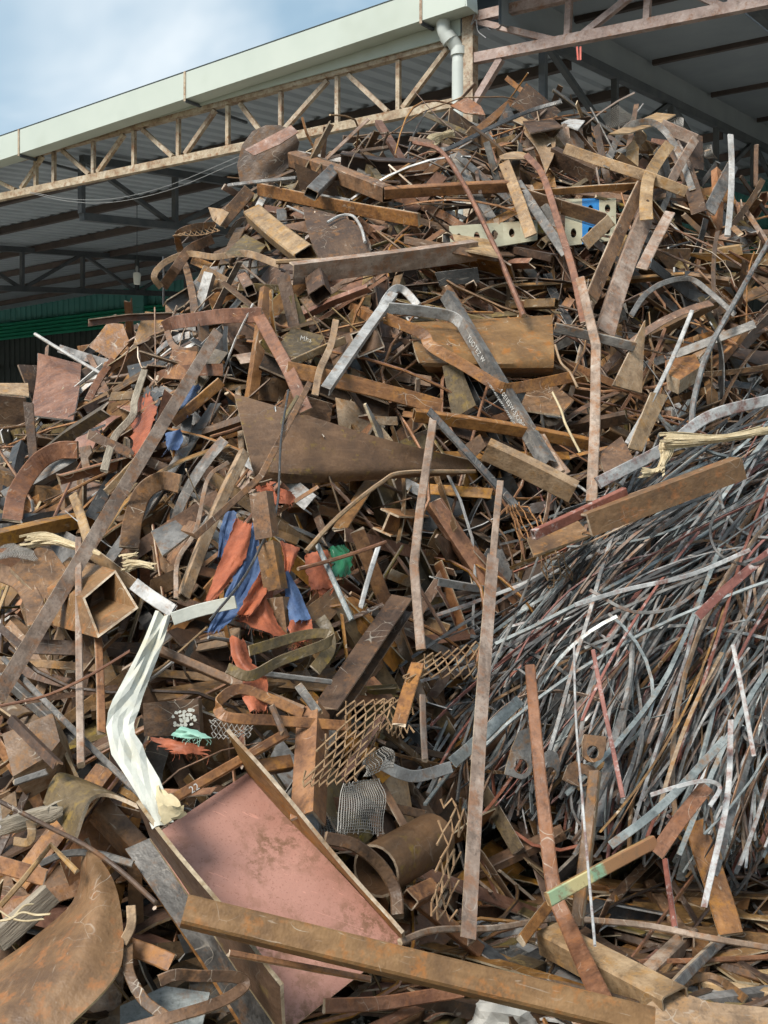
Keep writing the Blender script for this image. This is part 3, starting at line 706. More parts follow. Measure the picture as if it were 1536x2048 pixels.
lathe('lamp_neck', [(0.022, 0.05), (0.022, 0.12), (0.012, 0.16)], 'cable_pale', lamp)
zr = roof_z(float((lampP - PC).dot(UX)), 3.2) - lampP[2]
lathe('cord', [(0.006, 0.15), (0.006, zr)], 'dark_sheet', lamp, 6)
def cable(name, label, pts, r, mat, cat):
    path = smooth_path(pts, 24); S, N = frames(path, 0, (0.1, 0.2, 0.95)); V, F, M = sweep(path, S, N, prof('rod', 2 * r, 0)); o = link_mesh(name, V, F, [mat, mat], M, None, True); tag(o, label, cat); return o
cable('slack_cable', 'upper of two thin slack cables strung below the lattice truss', [front(60, 384, -0.05), front(140, 398, -0.05), front(230, 397, -0.05), front(340, 370, -0.05), front(480, 312, -0.05)], 0.0035, 'cable_pale', 'cable')
cable('slack_cable', 'lower of two thin slack cables strung below the lattice truss', [front(60, 386, -0.07), front(140, 403, -0.07), front(230, 404, -0.07), front(345, 378, -0.07), front(480, 322, -0.07)], 0.0035, 'cable_pale', 'cable')
cable('loose_wire', 'curly white wire hanging from the top of the corner column', [front(950, 28, -0.1), front(942, 50, -0.1), front(952, 40, -0.1), front(956, 62, -0.1), front(972, 76, -0.1)], 0.005, 'cable_pale', 'wire')
for k, (x, lab) in enumerate(((1155, 'left strip of the red and white ribbon tied under the raised truss'), (1162, 'right strip of the red and white ribbon tied under the raised truss'))):
    g = Geo(); boxbeam(g, front(x - 1, 93, -0.05), front(x + 1 - 2 * k, 120, -0.05), 0.018, 0.004, NX); o = g.link('warning_ribbon', 'ribbon_red'); tag(o, lab, 'ribbon', 'ribbons on the raised truss')

# ------------------------------------------------------------------ heap core: dirt-brown backing shell under the loose scrap, gap shade put into its colour
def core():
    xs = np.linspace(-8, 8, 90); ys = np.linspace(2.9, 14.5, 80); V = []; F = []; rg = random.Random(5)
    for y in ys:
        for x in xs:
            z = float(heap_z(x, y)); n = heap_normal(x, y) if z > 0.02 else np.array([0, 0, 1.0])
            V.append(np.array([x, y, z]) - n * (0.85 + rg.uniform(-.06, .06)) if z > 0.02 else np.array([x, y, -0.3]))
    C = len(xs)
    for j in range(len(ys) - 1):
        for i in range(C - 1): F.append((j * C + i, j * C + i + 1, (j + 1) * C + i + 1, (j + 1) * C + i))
    o = link_mesh('core_backing', V, F, 'heap_core'); tag(o, 'added dark backing shell behind the scrap pieces, gap shade in its colour', 'heap core', None, 'stuff')
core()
# ================================================================== the pieces one can pick out of the heap
UPF = (0.0, -0.45, 0.9); FACE = (0.0, -1.0, 0.15); LEFTF = (-0.6, -0.7, 0.35); RIGHTF = (0.6, -0.7, 0.35); DOWN = (0.1, -0.95, -0.25)
# ---- crest, left
plate('large dark round plate standing at the left shoulder of the heap', [(480, 366), (474, 330), (484, 290), (505, 262), (532, 250), (560, 250), (588, 262), (599, 285), (590, 320), (560, 350), (520, 366)], 'rust_dark', 0.15, (-0.25, -1, 0.1), 0.012, 'round plate', edge='pale_steel', name='round_plate')
plate('reddish square-cut plate leaning on the dark round plate', [(489, 299), (582, 250), (597, 264), (560, 288), (508, 311)], 'rust_red', 0.22, (-0.2, -0.9, 0.35), 0.008)
bar('flat', 'dark thin bar with bright top edge below the round plate', (455, 371), (592, 356), 9, 'mill_dark', 0.35, roll=40)
bar('tube', 'brown box tube slanting down beside the round plate', (586, 318), (775, 388), 32, 'rust_brown', 0.26, roll=-25, short='slanting box tube')
plate('dark folded web hanging under the slanting box tube', [(588, 325), (700, 372), (690, 398), (600, 378)], 'rust_dark', 0.2, DOWN)
bar('tube', 'grey stub of tube crossing the slanting box tube', (622, 388), (668, 342), 26, 'mill_grey', 0.36)
bar('flat', 'long rusty flat bar sloping below the slanting box tube', (517, 378), (838, 440), 26, 'rust_orange', 0.3, roll=-18, t=0.02, short='long sloping flat bar')
bar('tube', 'long orange bar lying level across the upper heap', (768, 386), (1022, 372), 22, 'rust_orange', 0.3, roll=-20, short='level orange bar')
bar('flat', 'thin orange bar continuing right of the level orange bar', (1062, 387), (1328, 369), 14, 'rust_orange', 0.32, t=0.02, short='thin orange bar')
loft('dark brown curved sheet under the long sloping flat bar', [(606, 412, .2), (612, 450, .24), (625, 490, .2), (640, 522, .12)], [(668, 428, .26), (700, 440, .3), (738, 478, .28), (742, 520, .15)], 'rust_dark', 0.01, 12, 8, short='dark curved sheet')
strip('thin pale bent rod arching over the dark curved sheet', [(655, 445), (680, 432), (705, 432), (722, 455), (730, 485)], 6, 'pale_steel', 0.34, kind='rod', name='steel_rod', cat='rod')
bar('tube', 'stout tan square tube pointing down beside the dark curved sheet', (508, 428), (612, 512), 40, 'rust_tan', 0.3, roll=24, short='stout tan tube')
plate('yellow-stained plate tucked under the stout tan tube', [(450, 507), (490, 468), (532, 490), (512, 514)], 'rust_olive', 0.22, UPF)
bar('flat', 'dark plank-like bar behind the stout tan tube', (440, 448), (500, 380), 28, 'rust_brown', 0.16)
plate('bent pale scrap with a torn corner at the left shoulder', [(416, 414), (445, 418), (458, 425), (440, 452), (425, 440)], 'rust_tan', 0.2, LEFTF)
strip('looped flat strip hanging down the left shoulder', [(430, 450), (385, 455), (356, 470), (362, 505), (375, 545), (385, 590), (390, 628)], 14, 'rust_brown', 0.3, short='left shoulder loop')
strip('broad rust strip folding down beside the left shoulder loop', [(425, 478), (380, 500), (350, 540), (326, 574)], 20, 'rust_brown', 0.26)
strip('wavy strip running right from the left shoulder loop', [(322, 575), (308, 552), (330, 525), (375, 508), (430, 514), (490, 507), (560, 530)], 13, 'rust_tan', 0.33)
bar('rod', 'white-tipped dark rod standing up at the left shoulder', (327, 513), (327, 610), 5, 'mill_dark', 0.1)
bar('channel', 'long weathered channel with pale paint lying across the upper heap', (583, 547), (950, 500), 40, 'mauve_steel', 0.4, roll=-20, short='long weathered channel')
bar('rod', 'thin pale rod above the left end of the long weathered channel', (552, 524), (690, 520), 10, 'rust_tan', 0.42)
bar('flat', 'brown flat bar resting on the right end of the long weathered channel', (808, 480), (996, 516), 17, 'rust_brown', 0.48, roll=20)
plate('tan square plate on the right end of the long weathered channel', [(905, 468), (975, 478), (996, 513), (915, 497)], 'rust_tan', 0.46, UPF)
plate('dark upright plate below the left end of the long weathered channel', [(553, 556), (578, 540), (600, 655), (577, 656)], 'rust_dark', 0.3, FACE)
bar('tube', 'dark box tube stub under the long weathered channel', (632, 556), (640, 590), 40, 'rust_dark', 0.34)
plate('dark square plate under the right end of the long weathered channel', [(870, 545), (955, 535), (960, 565), (880, 572)], 'mill_dark', 0.3, DOWN)
# ---- crest, right
plate('dark brown square plate standing on its corner on the crest', [(1022, 212), (1053, 165), (1122, 222), (1088, 250)], 'rust_dark', 0.12, (0.1, -1, 0.15), 0.012, 'diamond plate', edge='pale_steel')
plate('brown plate lying below the diamond plate on the crest', [(1035, 226), (1082, 216), (1126, 254), (1060, 266)], 'rust_dark', 0.2, UPF)
plate('black three-cornered offcut on the crest below the diamond plate', [(990, 252), (1016, 205), (1030, 234)], 'mill_dark', 0.2, FACE, 0.01, edge='pale_steel', name='gusset_plate', cat='gusset')
strip('dark bowed bar with a bright edge crossing the crest', [(880, 300), (905, 294), (993, 250), (1060, 222), (1123, 203)], 10, 'mill_dark', 0.34, t=0.012, roll=35, short='bowed dark bar')
loft('tan sheet folded in a Z on the crest', None, None, 'rust_tan', 0.009, 10, 9, rows=[[(1022, 240, .2), (1070, 262, .26), (1112, 278, .3)], [(1048, 236, .2), (1090, 268, .26), (1108, 308, .3)], [(1046, 262, .25), (1075, 298, .3), (1092, 345, .3)]], short='folded tan sheet')
plate('pink-brown curved offcut beside the downpipe', [(900, 211), (935, 194), (962, 212), (971, 230), (930, 226)], 'rust_red', 0.1, (-0.2, -0.8, 0.5))
plate('pale box end among the crest plates', [(1113, 271), (1128, 246), (1165, 256), (1169, 301), (1130, 292)], 'mauve_steel', 0.24, RIGHTF, 0.05, 'pale box end', name='box_offcut', cat='offcut')
plate('light grey square plate behind the pale box end', [(1122, 246), (1140, 237), (1170, 241), (1156, 259)], 'pale_steel', 0.26, UPF)
plate('tan upright board with pointed top on the right crest', [(1253, 294), (1268, 278), (1278, 295), (1276, 352), (1252, 330)], 'rust_tan', 0.3, FACE)
plate('broad tan plate bridging the right crest', [(1216, 268), (1313, 225), (1352, 229), (1322, 246), (1258, 266)], 'rust_tan', 0.2, UPF, 0.01, 'bridging tan plate')
bar('flat', 'mauve flat bar at the right crest sloping to a corner', (1322, 250), (1391, 280), 24, 'mauve_steel', 0.3)
bar('flat', 'mauve flat bar dropping from the right crest corner', (1391, 278), (1340, 368), 18, 'mauve_steel', 0.32)
plate('dark plate behind the mauve bars on the right crest', [(1340, 258), (1405, 272), (1408, 340), (1350, 330)], 'rust_dark', 0.16, FACE)
bar('flat', 'pale pink upright bar standing at the right edge of the crest', (1461, 270), (1455, 472), 12, 'pale_steel', 0.25, short='pale upright bar')
bar('flat', 'short brown upright bar at the far right crest', (1513, 290), (1512, 372), 9, 'rust_brown', 0.1)
bar('flat', 'grey bar with blackened foot beside the pale upright bar', (1466, 330), (1418, 424), 26, 'mill_grey', 0.34)
strip('large thin arch of strap curving over the right crest', [(1212, 335), (1235, 278), (1262, 250), (1305, 245), (1340, 275), (1365, 325), (1385, 380)], 13, 'mill_grey', 0.4, t=0.005, short='arched strap')
strip('broad dark strap falling inside the arched strap', [(1345, 288), (1372, 340), (1390, 395), (1398, 425)], 30, 'rust_dark', 0.36)
strip('yellow-brown strap curving down in front of the right crest', [(1340, 288), (1318, 318), (1298, 355), (1292, 400), (1293, 440)], 25, 'rust_tan', 0.5, short='yellow-brown strap')
strip('rough tan strip with cut loops slanting over the right crest', [(1130, 297), (1200, 322), (1290, 352), (1372, 384)], 22, 'rust_tan', 0.44, t=0.015, short='rough tan strip')
bar('flat', 'brown bar slanting beside the yellow-brown strap', (1283, 372), (1183, 596), 28, 'rust_brown', 0.4, t=0.02, roll=30, short='slanting brown bar')
bar('channel', 'grey-brown channel slanting parallel to the slanting brown bar', (1292, 430), (1208, 672), 34, 'mauve_steel', 0.32, roll=20, short='slanting channel')
bar('flat', 'short pale flat bar beside the slanting channel', (1340, 425), (1283, 538), 22, 'mauve_steel', 0.42)
strip('long thin rust rod curving down from the crest', [(828, 285), (878, 300), (923, 360), (983, 480), (1020, 565), (1048, 632)], 10, 'rust_red', 0.5, kind='rod', name='steel_rod', cat='rod', short='curving rust rod')
strip('rust strip curving down right of the curving rust rod', [(1052, 310), (1085, 350), (1118, 450), (1148, 550), (1168, 645)], 14, 'rust_red', 0.48, t=0.012, short='curving rust strip')
loft('curled leaf-shaped plate on top of the curving rust strip', [(998, 312, .3), (1020, 304, .34), (1045, 304, .34), (1066, 314, .3)], [(1002, 318, .36), (1022, 318, .4), (1048, 318, .4), (1066, 318, .34)], 'rust_tan', 0.008, 10, 4)
bar('flat', 'rough tan bar leaning under the curled leaf-shaped plate', (1008, 325), (1062, 472), 24, 'rust_tan', 0.4)
bar('flat', 'grey-tan bar crossing down from the rough tan bar', (1034, 365), (1132, 508), 20, 'mill_grey', 0.36)
bar('flat', 'wide brown bar under the thin orange bar', (1040, 388), (1210, 440), 30, 'rust_brown', 0.3, roll=-25)
bar('flat', 'brown bar angled across the cream panel', (1222, 440), (1170, 488), 26, 'rust_tan', 0.4)
plate('brown plate leaning behind the level orange bar', [(1010, 335), (1075, 390), (1060, 410), (1020, 370)], 'rust_brown', 0.22, FACE)
bar('channel', 'dark brown channel in the shadow of the folded tan sheet', (1105, 310), (1190, 352), 34, 'rust_dark', 0.2, roll=-30)
# ---- upper middle
strip('bright grey arched bar beside the long weathered channel', [(752, 640), (772, 598), (792, 577), (812, 584), (836, 612)], 16, 'pale_steel', 0.42, t=0.02)
bar('angle', 'long pale grey bar slanting down from the bright arch', (786, 590), (650, 782), 19, 'pale_steel', 0.5, roll=-20, short='long pale grey bar')
strip('silver flat strip with a dipped end above the stencilled bar', [(775, 616), (840, 622), (900, 632), (924, 648)], 23, 'pale_steel', 0.5, t=0.012, roll=-12, short='silver strip')
tb_ = bar('angle', 'long grey angle bar with white stencilled letters along it', (895, 592), (1098, 932), 26, 'mill_grey', 0.52, roll=-30, t=0.055, short='stencilled bar', bend=0.0)
bar('flat', 'narrow rust bar lying along the foot of the stencilled bar', (1035, 820), (1132, 948), 20, 'rust_brown', 0.5)
loft('big scuffed brown casing with a rolled lower edge in the middle of the heap', None, None, 'rust_shield', 0.012, 16, 12, rows=[[(822, 645, .30), (960, 638, .32), (1104, 630, .30)], [(824, 672, .36), (962, 668, .38), (1106, 664, .36)], [(830, 700, .40), (965, 700, .42), (1108, 698, .40)], [(838, 722, .40), (970, 724, .42), (1108, 722, .40)], [(850, 738, .30), (972, 742, .32), (1106, 742, .30)], [(858, 746, .06), (972, 754, .08), (1102, 754, .06)]], short='scuffed brown casing')
strip('rust flat strip with a kink running under the scuffed brown casing', [(770, 636, .44), (845, 668, .5), (862, 692, .52), (935, 735, .55), (1000, 774, .58), (1030, 776, .56), (1085, 766, .5), (1142, 754, .46)], 23, 'rust_orange', 0.5, t=0.006, short='kinked rust strip')
loft('large smooth dark brown trough plate in the middle of the heap', None, None, 'rust_smooth', 0.014, 18, 10, rows=[[(468, 787, .42), (600, 826, .42), (770, 878, .42), (946, 922, .42)], [(484, 850, .36), (610, 880, .36), (780, 910, .36), (948, 934, .36)], [(502, 925, .30), (620, 938, .30), (780, 940, .32), (946, 944, .34)], [(516, 966, .18), (630, 966, .20), (780, 958, .24), (940, 948, .28)]], short='brown trough plate', edge='cut_edge')
bar('flat', 'wide orange bar above the brown trough plate', (574, 738), (882, 814), 34, 'rust_orange', 0.46, roll=18, short='wide orange bar')
strip('pale rust bar bending down to the wide orange bar', [(515, 628), (545, 682), (578, 742), (612, 822)], 26, 'rust_red', 0.44, t=0.012, sm=True)
strip('broad chalk-marked strap bowed over the left flank', [(328, 655), (350, 645), (400, 638), (450, 632), (524, 630)], 28, 'rust_red', 0.45, t=0.008, short='chalk-marked strap')
strip('curled strip hooked under the chalk-marked strap', [(334, 662), (345, 690), (370, 702), (396, 698)], 13, 'rust_brown', 0.4)
plate('yellow-chalked plate in the shade beside the pale rust bar', [(545, 705), (585, 655), (650, 672), (622, 722)], 'rust_olive', 0.3, UPF, 0.01, 'yellow-chalked plate')
bar('flat', 'tan strip folded across the foot of the long pale grey bar', (690, 680), (575, 730), 16, 'rust_tan', 0.42)
strip('tan strap twisting past the end of the long pale grey bar', [(672, 640), (662, 690), (640, 740), (630, 790)], 14, 'rust_tan', 0.47)
bar('angle', 'very long rusty angle bar slanting down the whole left flank', (432, 668), (-12, 1402), 27, 'mauve_steel', 0.42, 0.5, roll=10, t=0.05, short='very long angle bar', bend=0.002)
# ---- left flank
loft('scratched brown plate standing at the left edge of the heap', [(76, 706, .14), (72, 760, .2), (60, 830, .2)], [(163, 728, .14), (158, 780, .22), (146, 840, .22)], 'rust_red', 0.012, 8, 6, short='scratched brown plate', edge='pale_steel')
plate('rust-red plate standing on its corner on the left flank', [(215, 645), (246, 648), (259, 684), (226, 722), (178, 694)], 'rust_orange', 0.22, (-0.3, -0.9, 0.3), 0.01, 'red corner plate')
bar('flat', 'narrow red bar hanging below the red corner plate', (226, 720), (176, 802), 15, 'rust_red', 0.28)
bar('rod', 'long white rod sticking out above the scratched brown plate', (70, 668), (200, 746), 7, 'pale_steel', 0.2, 0.3)
plate('rolled pale lip of a dark box at the left edge', [(-8, 766), (56, 766), (58, 792), (-8, 786)], 'rust_tan', 0.22, UPF)
plate('dark box side below the rolled pale lip', [(-8, 790), (52, 796), (50, 850), (-8, 848)], 'rust_dark', 0.15, DOWN)
plate('orange-brown plate beside the very long angle bar', [(326, 756), (345, 697), (395, 703), (376, 760)], 'rust_orange', 0.34, LEFTF, 0.01, 'orange side plate')
bar('flat', 'brown bar slanting behind the very long angle bar', (345, 846), (442, 764), 22, 'rust_orange', 0.36)
strip('broad curved band arching on the left flank', [(24, 1042), (37, 982), (75, 926), (115, 902), (156, 900)], 37, 'rust_red', 0.36, t=0.012, short='arching band')
plate('light notched bracket above the arching band', [(158, 895), (180, 890), (184, 905), (176, 915), (178, 928), (187, 940), (166, 946)], 'mauve_steel', 0.42, FACE, 0.03, name='notched_bracket', cat='bracket')
plate('dark upright bar end beside the scratched brown plate', [(46, 803), (65, 806), (76, 932), (60, 942)], 'rust_dark', 0.34, FACE, 0.02)
strip('frayed grey strap trailing down the left flank', [(291, 735), (270, 800), (265, 832), (232, 870), (218, 905), (208, 942)], 15, 'wood_grey', 0.44, t=0.012, short='frayed grey strap', name='frayed_strap', cat='strap')
plate('dark grey square plate under the looped strap', [(302, 1062), (351, 1040), (382, 1067), (325, 1111)], 'mill_grey', 0.3, UPF, 0.01, 'grey square plate')
strip('dark curved band bulging behind the grey square plate', [(258, 1096), (266, 1040), (286, 986), (322, 962), (360, 968)], 38, 'rust_brown', 0.2, t=0.012)
bar('flat', 'tan bar standing beside the arching band', (146, 990), (176, 1082), 20, 'rust_tan', 0.4)
bar('flat', 'tan wooden-looking bar crossing above the tan standing bar', (212, 985), (282, 912), 16, 'rust_tan', 0.36)
bar('tube', 'tan square bar slanting down left of the torn orange tarpaulin', (488, 906), (366, 1196), 22, 'rust_tan', 0.4, roll=25, short='slanting tan bar')
strip('thin wavy strip hanging between the grey square plate and the slanting tan bar', [(456, 925), (416, 958), (392, 1060), (356, 1120), (352, 1196)], 9, 'mauve_steel', 0.5, t=0.006)
strip('long flat strip hooked from the brown trough plate to the grey square plate', [(620, 765), (576, 850), (522, 952), (490, 982), (390, 1073), (366, 1056)], 13, 'rust_brown', 0.62, t=0.007, sm=False)
strip('thin dark cable dropping past the brown trough plate', [(577, 780), (562, 880), (556, 1000), (540, 1052), (490, 1152), (420, 1240)], 5, 'mill_dark', 0.66, kind='rod', name='loose_cable', cat='cable')
plate('scuffed plate above the dark open tube', [(20, 1136), (92, 1082), (136, 1142), (92, 1206)], 'rust_brown', 0.42, UPF, 0.02)
def open_box(label, front_q, shift, off_f, off_b, mat, short, wall=0.10):
    """hollow box section seen into its open end"""
    Fq = [on_heap(x, y, o) for (x, y), o in zip(front_q, off_f)]; Bq = [on_heap(x + shift[0], y + shift[1], o) for (x, y), o in zip(front_q, off_b)]
    cF, cB = sum(Fq) / 4, sum(Bq) / 4; Fi = [p + (cF - p) * wall for p in Fq]; Bi = [p + (cB - p) * wall for p in Bq]
    V = Fq + Bq + Fi + Bi; Fc = []; M = []
    for k in range(4):
        j = (k + 1) % 4; Fc += [(k, j, 4 + j, 4 + k), (8 + j, 8 + k, 12 + k, 12 + j), (j, k, 8 + k, 8 + j), (4 + k, 4 + j, 12 + j, 12 + k)]; M += [0, 0, 1, 1]
    o = link_mesh('box_section', V, Fc, mats_of(mat), M); return hero_done(o, label, 'box section', short)
open_box('wide dark box section with its open mouth facing the crumpled silver strap', [(165, 1196), (231, 1140), (277, 1216), (196, 1276)], (-92, -26), (.60, .46, .46, .60), (.34, .20, .20, .34), 'rust_shield', 'dark open tube')
open_box('short open box section standing at the left end of the brown casing', [(700, 668), (752, 650), (770, 694), (716, 716)], (-50, 14), (.42, .36, .36, .42), (.2, .16, .16, .2), 'rust_smooth', None)
strip('thick curved ring segment at the left edge', [(-8, 1142), (40, 1164), (66, 1202), (76, 1254)], 37, 'rust_brown', 0.42, t=0.03, short='curved ring segment')
bar('flat', 'long pale upright rod in front of the very long angle bar', (157, 1078), (162, 1530), 14, 'mauve_steel', 0.62, 0.5, t=0.02, short='pale upright rod')
bar('flat', 'narrow rust upright bar right of the pale upright rod', (195, 1258), (203, 1466), 17, 'rust_orange', 0.45, t=0.012)
strip('crumpled silver strap ending at the cream strip', [(268, 1168), (300, 1192), (346, 1222)], 27, 'pale_steel', 0.5, t=0.006)
strip('clean cream strip with a pointed tip', [(345, 1238), (400, 1220), (472, 1204)], 26, 'cream_white', 0.56, t=0.006, short='cream strip', name='cream_strip', n=6)
# white crumpled strip: a folded sheet with creases
def crumpled(label, pts, w, mat, off, seed, short=None, name='crumpled_strip', m=6, amp=0.012):
    rg = random.Random(seed); n = 17
    path = smooth_path([on_heap(p[0], p[1], off) for p in pts], n); S, N = frames(path, 0)
    d = float(np.mean(path[:, 1])); G = []
    cre = [rg.gauss(0, amp) for _ in range(m)]
    for i in range(n):
        wm = pxm(w[0] + (w[1] - w[0]) * math.sin(i / n * math.pi), d) * (1 + rg.gauss(0, 0.05)); row = []
        for j in range(m):
            u = j / (m - 1) - 0.5; z = cre[j] * 1.6 + rg.gauss(0, amp * 0.9)
            row.append(path[i] + S[i] * u * wm + N[i] * z)
        G.append(row)
    V, F, M = solid_grid(np.array(G), 0.002); o = link_mesh(name, V, F, [mat, mat], M); hero_done(o, label, 'strip', short)
crumpled('long crumpled white sheet-metal strip hanging down the left flank', [(326, 1228), (300, 1300), (258, 1395), (240, 1455), (262, 1515), (300, 1580), (326, 1652)], (34, 56), 'cream_white', 0.55, 4, 'crumpled white strip', amp=0.006)
loft('folded tan tail at the foot of the crumpled white strip', [(310, 1572, .56), (316, 1610, .6), (328, 1650, .56)], [(336, 1584, .56), (362, 1606, .58), (372, 1632, .54)], 'canvas_tan', 0.004, 10, 6, noise_amp=0.003, name='folded_strip', cat='strip')
# ---- lower left
block('brown steel block with chalk marks at the lower left', [(4, 1468), (105, 1426), (120, 1482), (96, 1512), (26, 1553)], 'rust_brown', 0.34, (-0.1, -0.75, 0.65), 0.16, 'brown steel block')
bar('angle', 'dark chalk-marked angle lying over the brown steel block', (22, 1438), (116, 1532), 18, 'rust_dark', 0.52)
bar('flat', 'short light bar below the brown steel block', (28, 1566), (94, 1544), 14, 'mill_grey', 0.46)
bar('flat', 'long grey bar slanting to the foot of the crumpled white strip', (8, 1318), (292, 1600), 12, 'mill_grey', 0.48, t=0.015, short='long grey slanting bar')
strip('thin rust rod rising right across the lower left pieces', [(0, 1412), (90, 1392), (170, 1356), (260, 1302)], 6, 'rust_red', 0.56, kind='rod', name='steel_rod', cat='rod')
loft('rounded box casing with open dark mouth at the lower left', None, None, 'rust_olive', 0.012, 8, 14, rows=[[(86, 1606, .34), (146, 1682, .44)], [(100, 1566, .38), (166, 1624, .50)], [(118, 1545, .38), (186, 1592, .50)], [(150, 1552, .34), (226, 1588, .46)], [(196, 1570, .28), (306, 1622, .42)]], short='rounded box casing', name='box_casing', cat='casing')
plate('small plate end at the left of the rounded box casing', [(0, 1600), (30, 1582), (34, 1612), (4, 1640)], 'rust_tan', 0.4, FACE)
def log(label, a, b, w, off, mat, name, cat, short=None, seed=3):
    rg = random.Random(seed); A = on_heap(a[0], a[1], off); B = on_heap(b[0], b[1], off); n = 7; k = 12; r = pxm(w, A[1]) / 2
    path = np.array([A + (B - A) * t + np.array([rg.gauss(0, .004) for _ in range(3)]) for t in np.linspace(0, 1, n)]); S, N = frames(path, 10); V = []; F = []; M = []
    prf = [1 + rg.uniform(-.18, .18) for _ in range(k)]
    for i in range(n):
        for j in range(k):
            q = r * prf[j] * (1 + rg.uniform(-.06, .06)); p = path[i] + S[i] * q * math.cos(2 * math.pi * j / k) + N[i] * q * math.sin(2 * math.pi * j / k)
            if i in (0, n - 1): p = p + unit(path[-1] - path[0]) * rg.uniform(-.02, .03)
            V.append(p)
    for i in range(n - 1):
        for j in range(k): F.append((i * k + j, i * k + (j + 1) % k, (i + 1) * k + (j + 1) % k, (i + 1) * k + j)); M.append(0)
    F.append(tuple(range(k))[::-1]); F.append(tuple((n - 1) * k + j for j in range(k))); M += [0, 0]
    o = link_mesh(name, V, F, [mat, mat], M); return hero_done(o, label, cat, short)
log('broken grey log lying beside the rounded box casing', (8, 1652), (122, 1618), 34, 0.46, 'wood_grey', 'broken_log', 'log', 'broken log')
strip('curled tan strip below the broken log', [(60, 1640), (64, 1668), (55, 1685), (28, 1682)], 17, 'rust_tan', 0.52)
loft('big curved brown plate filling the bottom left corner', None, None, 'rust_shield', 0.012, 18, 12, rows=[[(164, 1686, .30), (152, 1790, .26), (90, 1856, .26), (0, 1922, .28), (-90, 1975, .30)], [(168, 1680, .32), (190, 1800, .42), (150, 1900, .46), (70, 1980, .46), (-60, 2070, .46)], [(170, 1678, .34), (230, 1768, .40), (247, 1900, .42), (216, 1972, .44), (110, 2075, .46)]], short='big curved brown plate', edge='cut_edge')
bar('flat', 'weathered grey board at the left edge above the big curved brown plate', (-6, 1882), (100, 1788), 46, 'wood_grey', 0.28, t=0.04, name='wooden_board')
bar('flat', 'wide rust bar beside the weathered grey board', (-4, 1728), (92, 1756), 34, 'rust_orange', 0.32)
strip('bent narrow bar peaking over the weathered grey board', [(0, 1812), (46, 1760), (102, 1690), (154, 1744)], 12, 'rust_tan', 0.42, t=0.012, sm=False)
strip('light grey curved bar behind the big curved brown plate', [(80, 1728), (130, 1708), (190, 1707), (266, 1728)], 15, 'mill_grey', 0.34, t=0.012)
strip('thin dark bar sloping over the tip of the big curved brown plate', [(0, 1603), (90, 1650), (175, 1694), (245, 1745), (312, 1806)], 10, 'rust_dark', 0.6, t=0.014)
for k, (pp, wd) in enumerate((([(0, 1842), (20, 1838), (45, 1825), (72, 1830), (102, 1828)], 5), ([(0, 1822), (22, 1836), (50, 1842), (88, 1838)], 4), ([(30, 1830), (48, 1812), (66, 1808)], 4))):
    strip(('dry forked twig on the weathered grey board', 'second dry twig crossing the forked twig', 'short dry twig stub above the forked twig')[k], pp, wd, 'straw', 0.46, kind='rod', name='dry_twig', cat='twig')
strip('brown band looping over the lower left corner', [(256, 1890), (258, 1945), (288, 2000), (330, 2032)], 22, 'rust_brown', 0.40)
strip('wide looped band lying at the bottom left of the pink channel', [(318, 1962), (352, 1950), (395, 1952), (470, 1954), (490, 1970), (440, 2004), (340, 2036), (220, 2070)], 24, 'rust_brown', 0.44, roll=-15, short='wide looped band')
bar('flat', 'orange-brown bar beside the big curved brown plate', (246, 1890), (342, 1926), 36, 'rust_orange', 0.34)
strip('hooked strip rising beside the big curved brown plate', [(246, 1886), (262, 1852), (262, 1812)], 19, 'rust_tan', 0.42)
plate('pale blue-grey sheet lying under the wide looped band', [(240, 2012), (330, 1972), (420, 1985), (400, 2070), (240, 2080)], 'strip_teal', 0.22, UPF)
# ---- pink channel
def pinkchannel():
    P = {}
    def p(x, y, o): return on_heap(x, y, 0) * 0 + at_depth(x, y, o)
    # web corners with their own distances (metres from the viewer)
    dm = lambda x, y, o: mound_d(x, y) - o
    d_tl, d_tr = dm(300, 1676, .36), dm(494, 1546, .36); d_bl = dm(565, 2046, .36); d_br = d_tr + d_bl - d_tl + 0.1
    tl, tr_, br, bl = p(300, 1676, d_tl), p(494, 1546, d_tr), p(806, 1882, d_br), p(565, 2070, d_bl)
    root = empty('pink_channel', (tl + br) / 2); tag(root, 'large wide steel channel with pink primer face lying at the bottom centre', 'channel')
    n = unit(np.cross(tr_ - tl, bl - tl)); n = n if n.dot(CAM - tl) > 0 else -n
    def sheet(name, q, mat, th=0.012, edge='cut_edge'):
        a, b, c, e = q; nn = unit(np.cross(b - a, e - a)); nn = nn if nn.dot(CAM - a) > 0 else -nn
        R, C = 14, 8; rg = random.Random(2); G = []
        for i in range(R):
            row = []
            for j in range(C):
                s, t = i / (R - 1), j / (C - 1); x = (a * (1 - t) + b * t) * (1 - s) + (e * (1 - t) + c * t) * s
                row.append(x + nn * 0.004 * math.sin(s * 7 + t * 3) * (0 < i < R - 1))
            G.append(row)
        V, F, M = solid_grid(np.array(G), th); o = link_mesh(name, np.array(V) - np.array(root.location), F, [mat, edge], M, root, True); return o
    web = sheet('web', (tl, tr_, br, bl), 'pink_web')
    h = 0.15
    frT, frB = p(452, 1462, d_tr - .14), p(803, 1868, d_br - .05)
    sheet('flange', (tr_, frT, frB, br), 'rust_shield')
    flT, flB = p(272, 1604, d_tl - .12), p(560, 1972, d_bl - .12)
    sheet('flange', (flT, tl, bl, flB), 'rust_smooth', edge='cut_edge')
    for o in list(root.children): HERO.append((o, None))
    HERO.append((root, 'pink channel'))
pinkchannel()
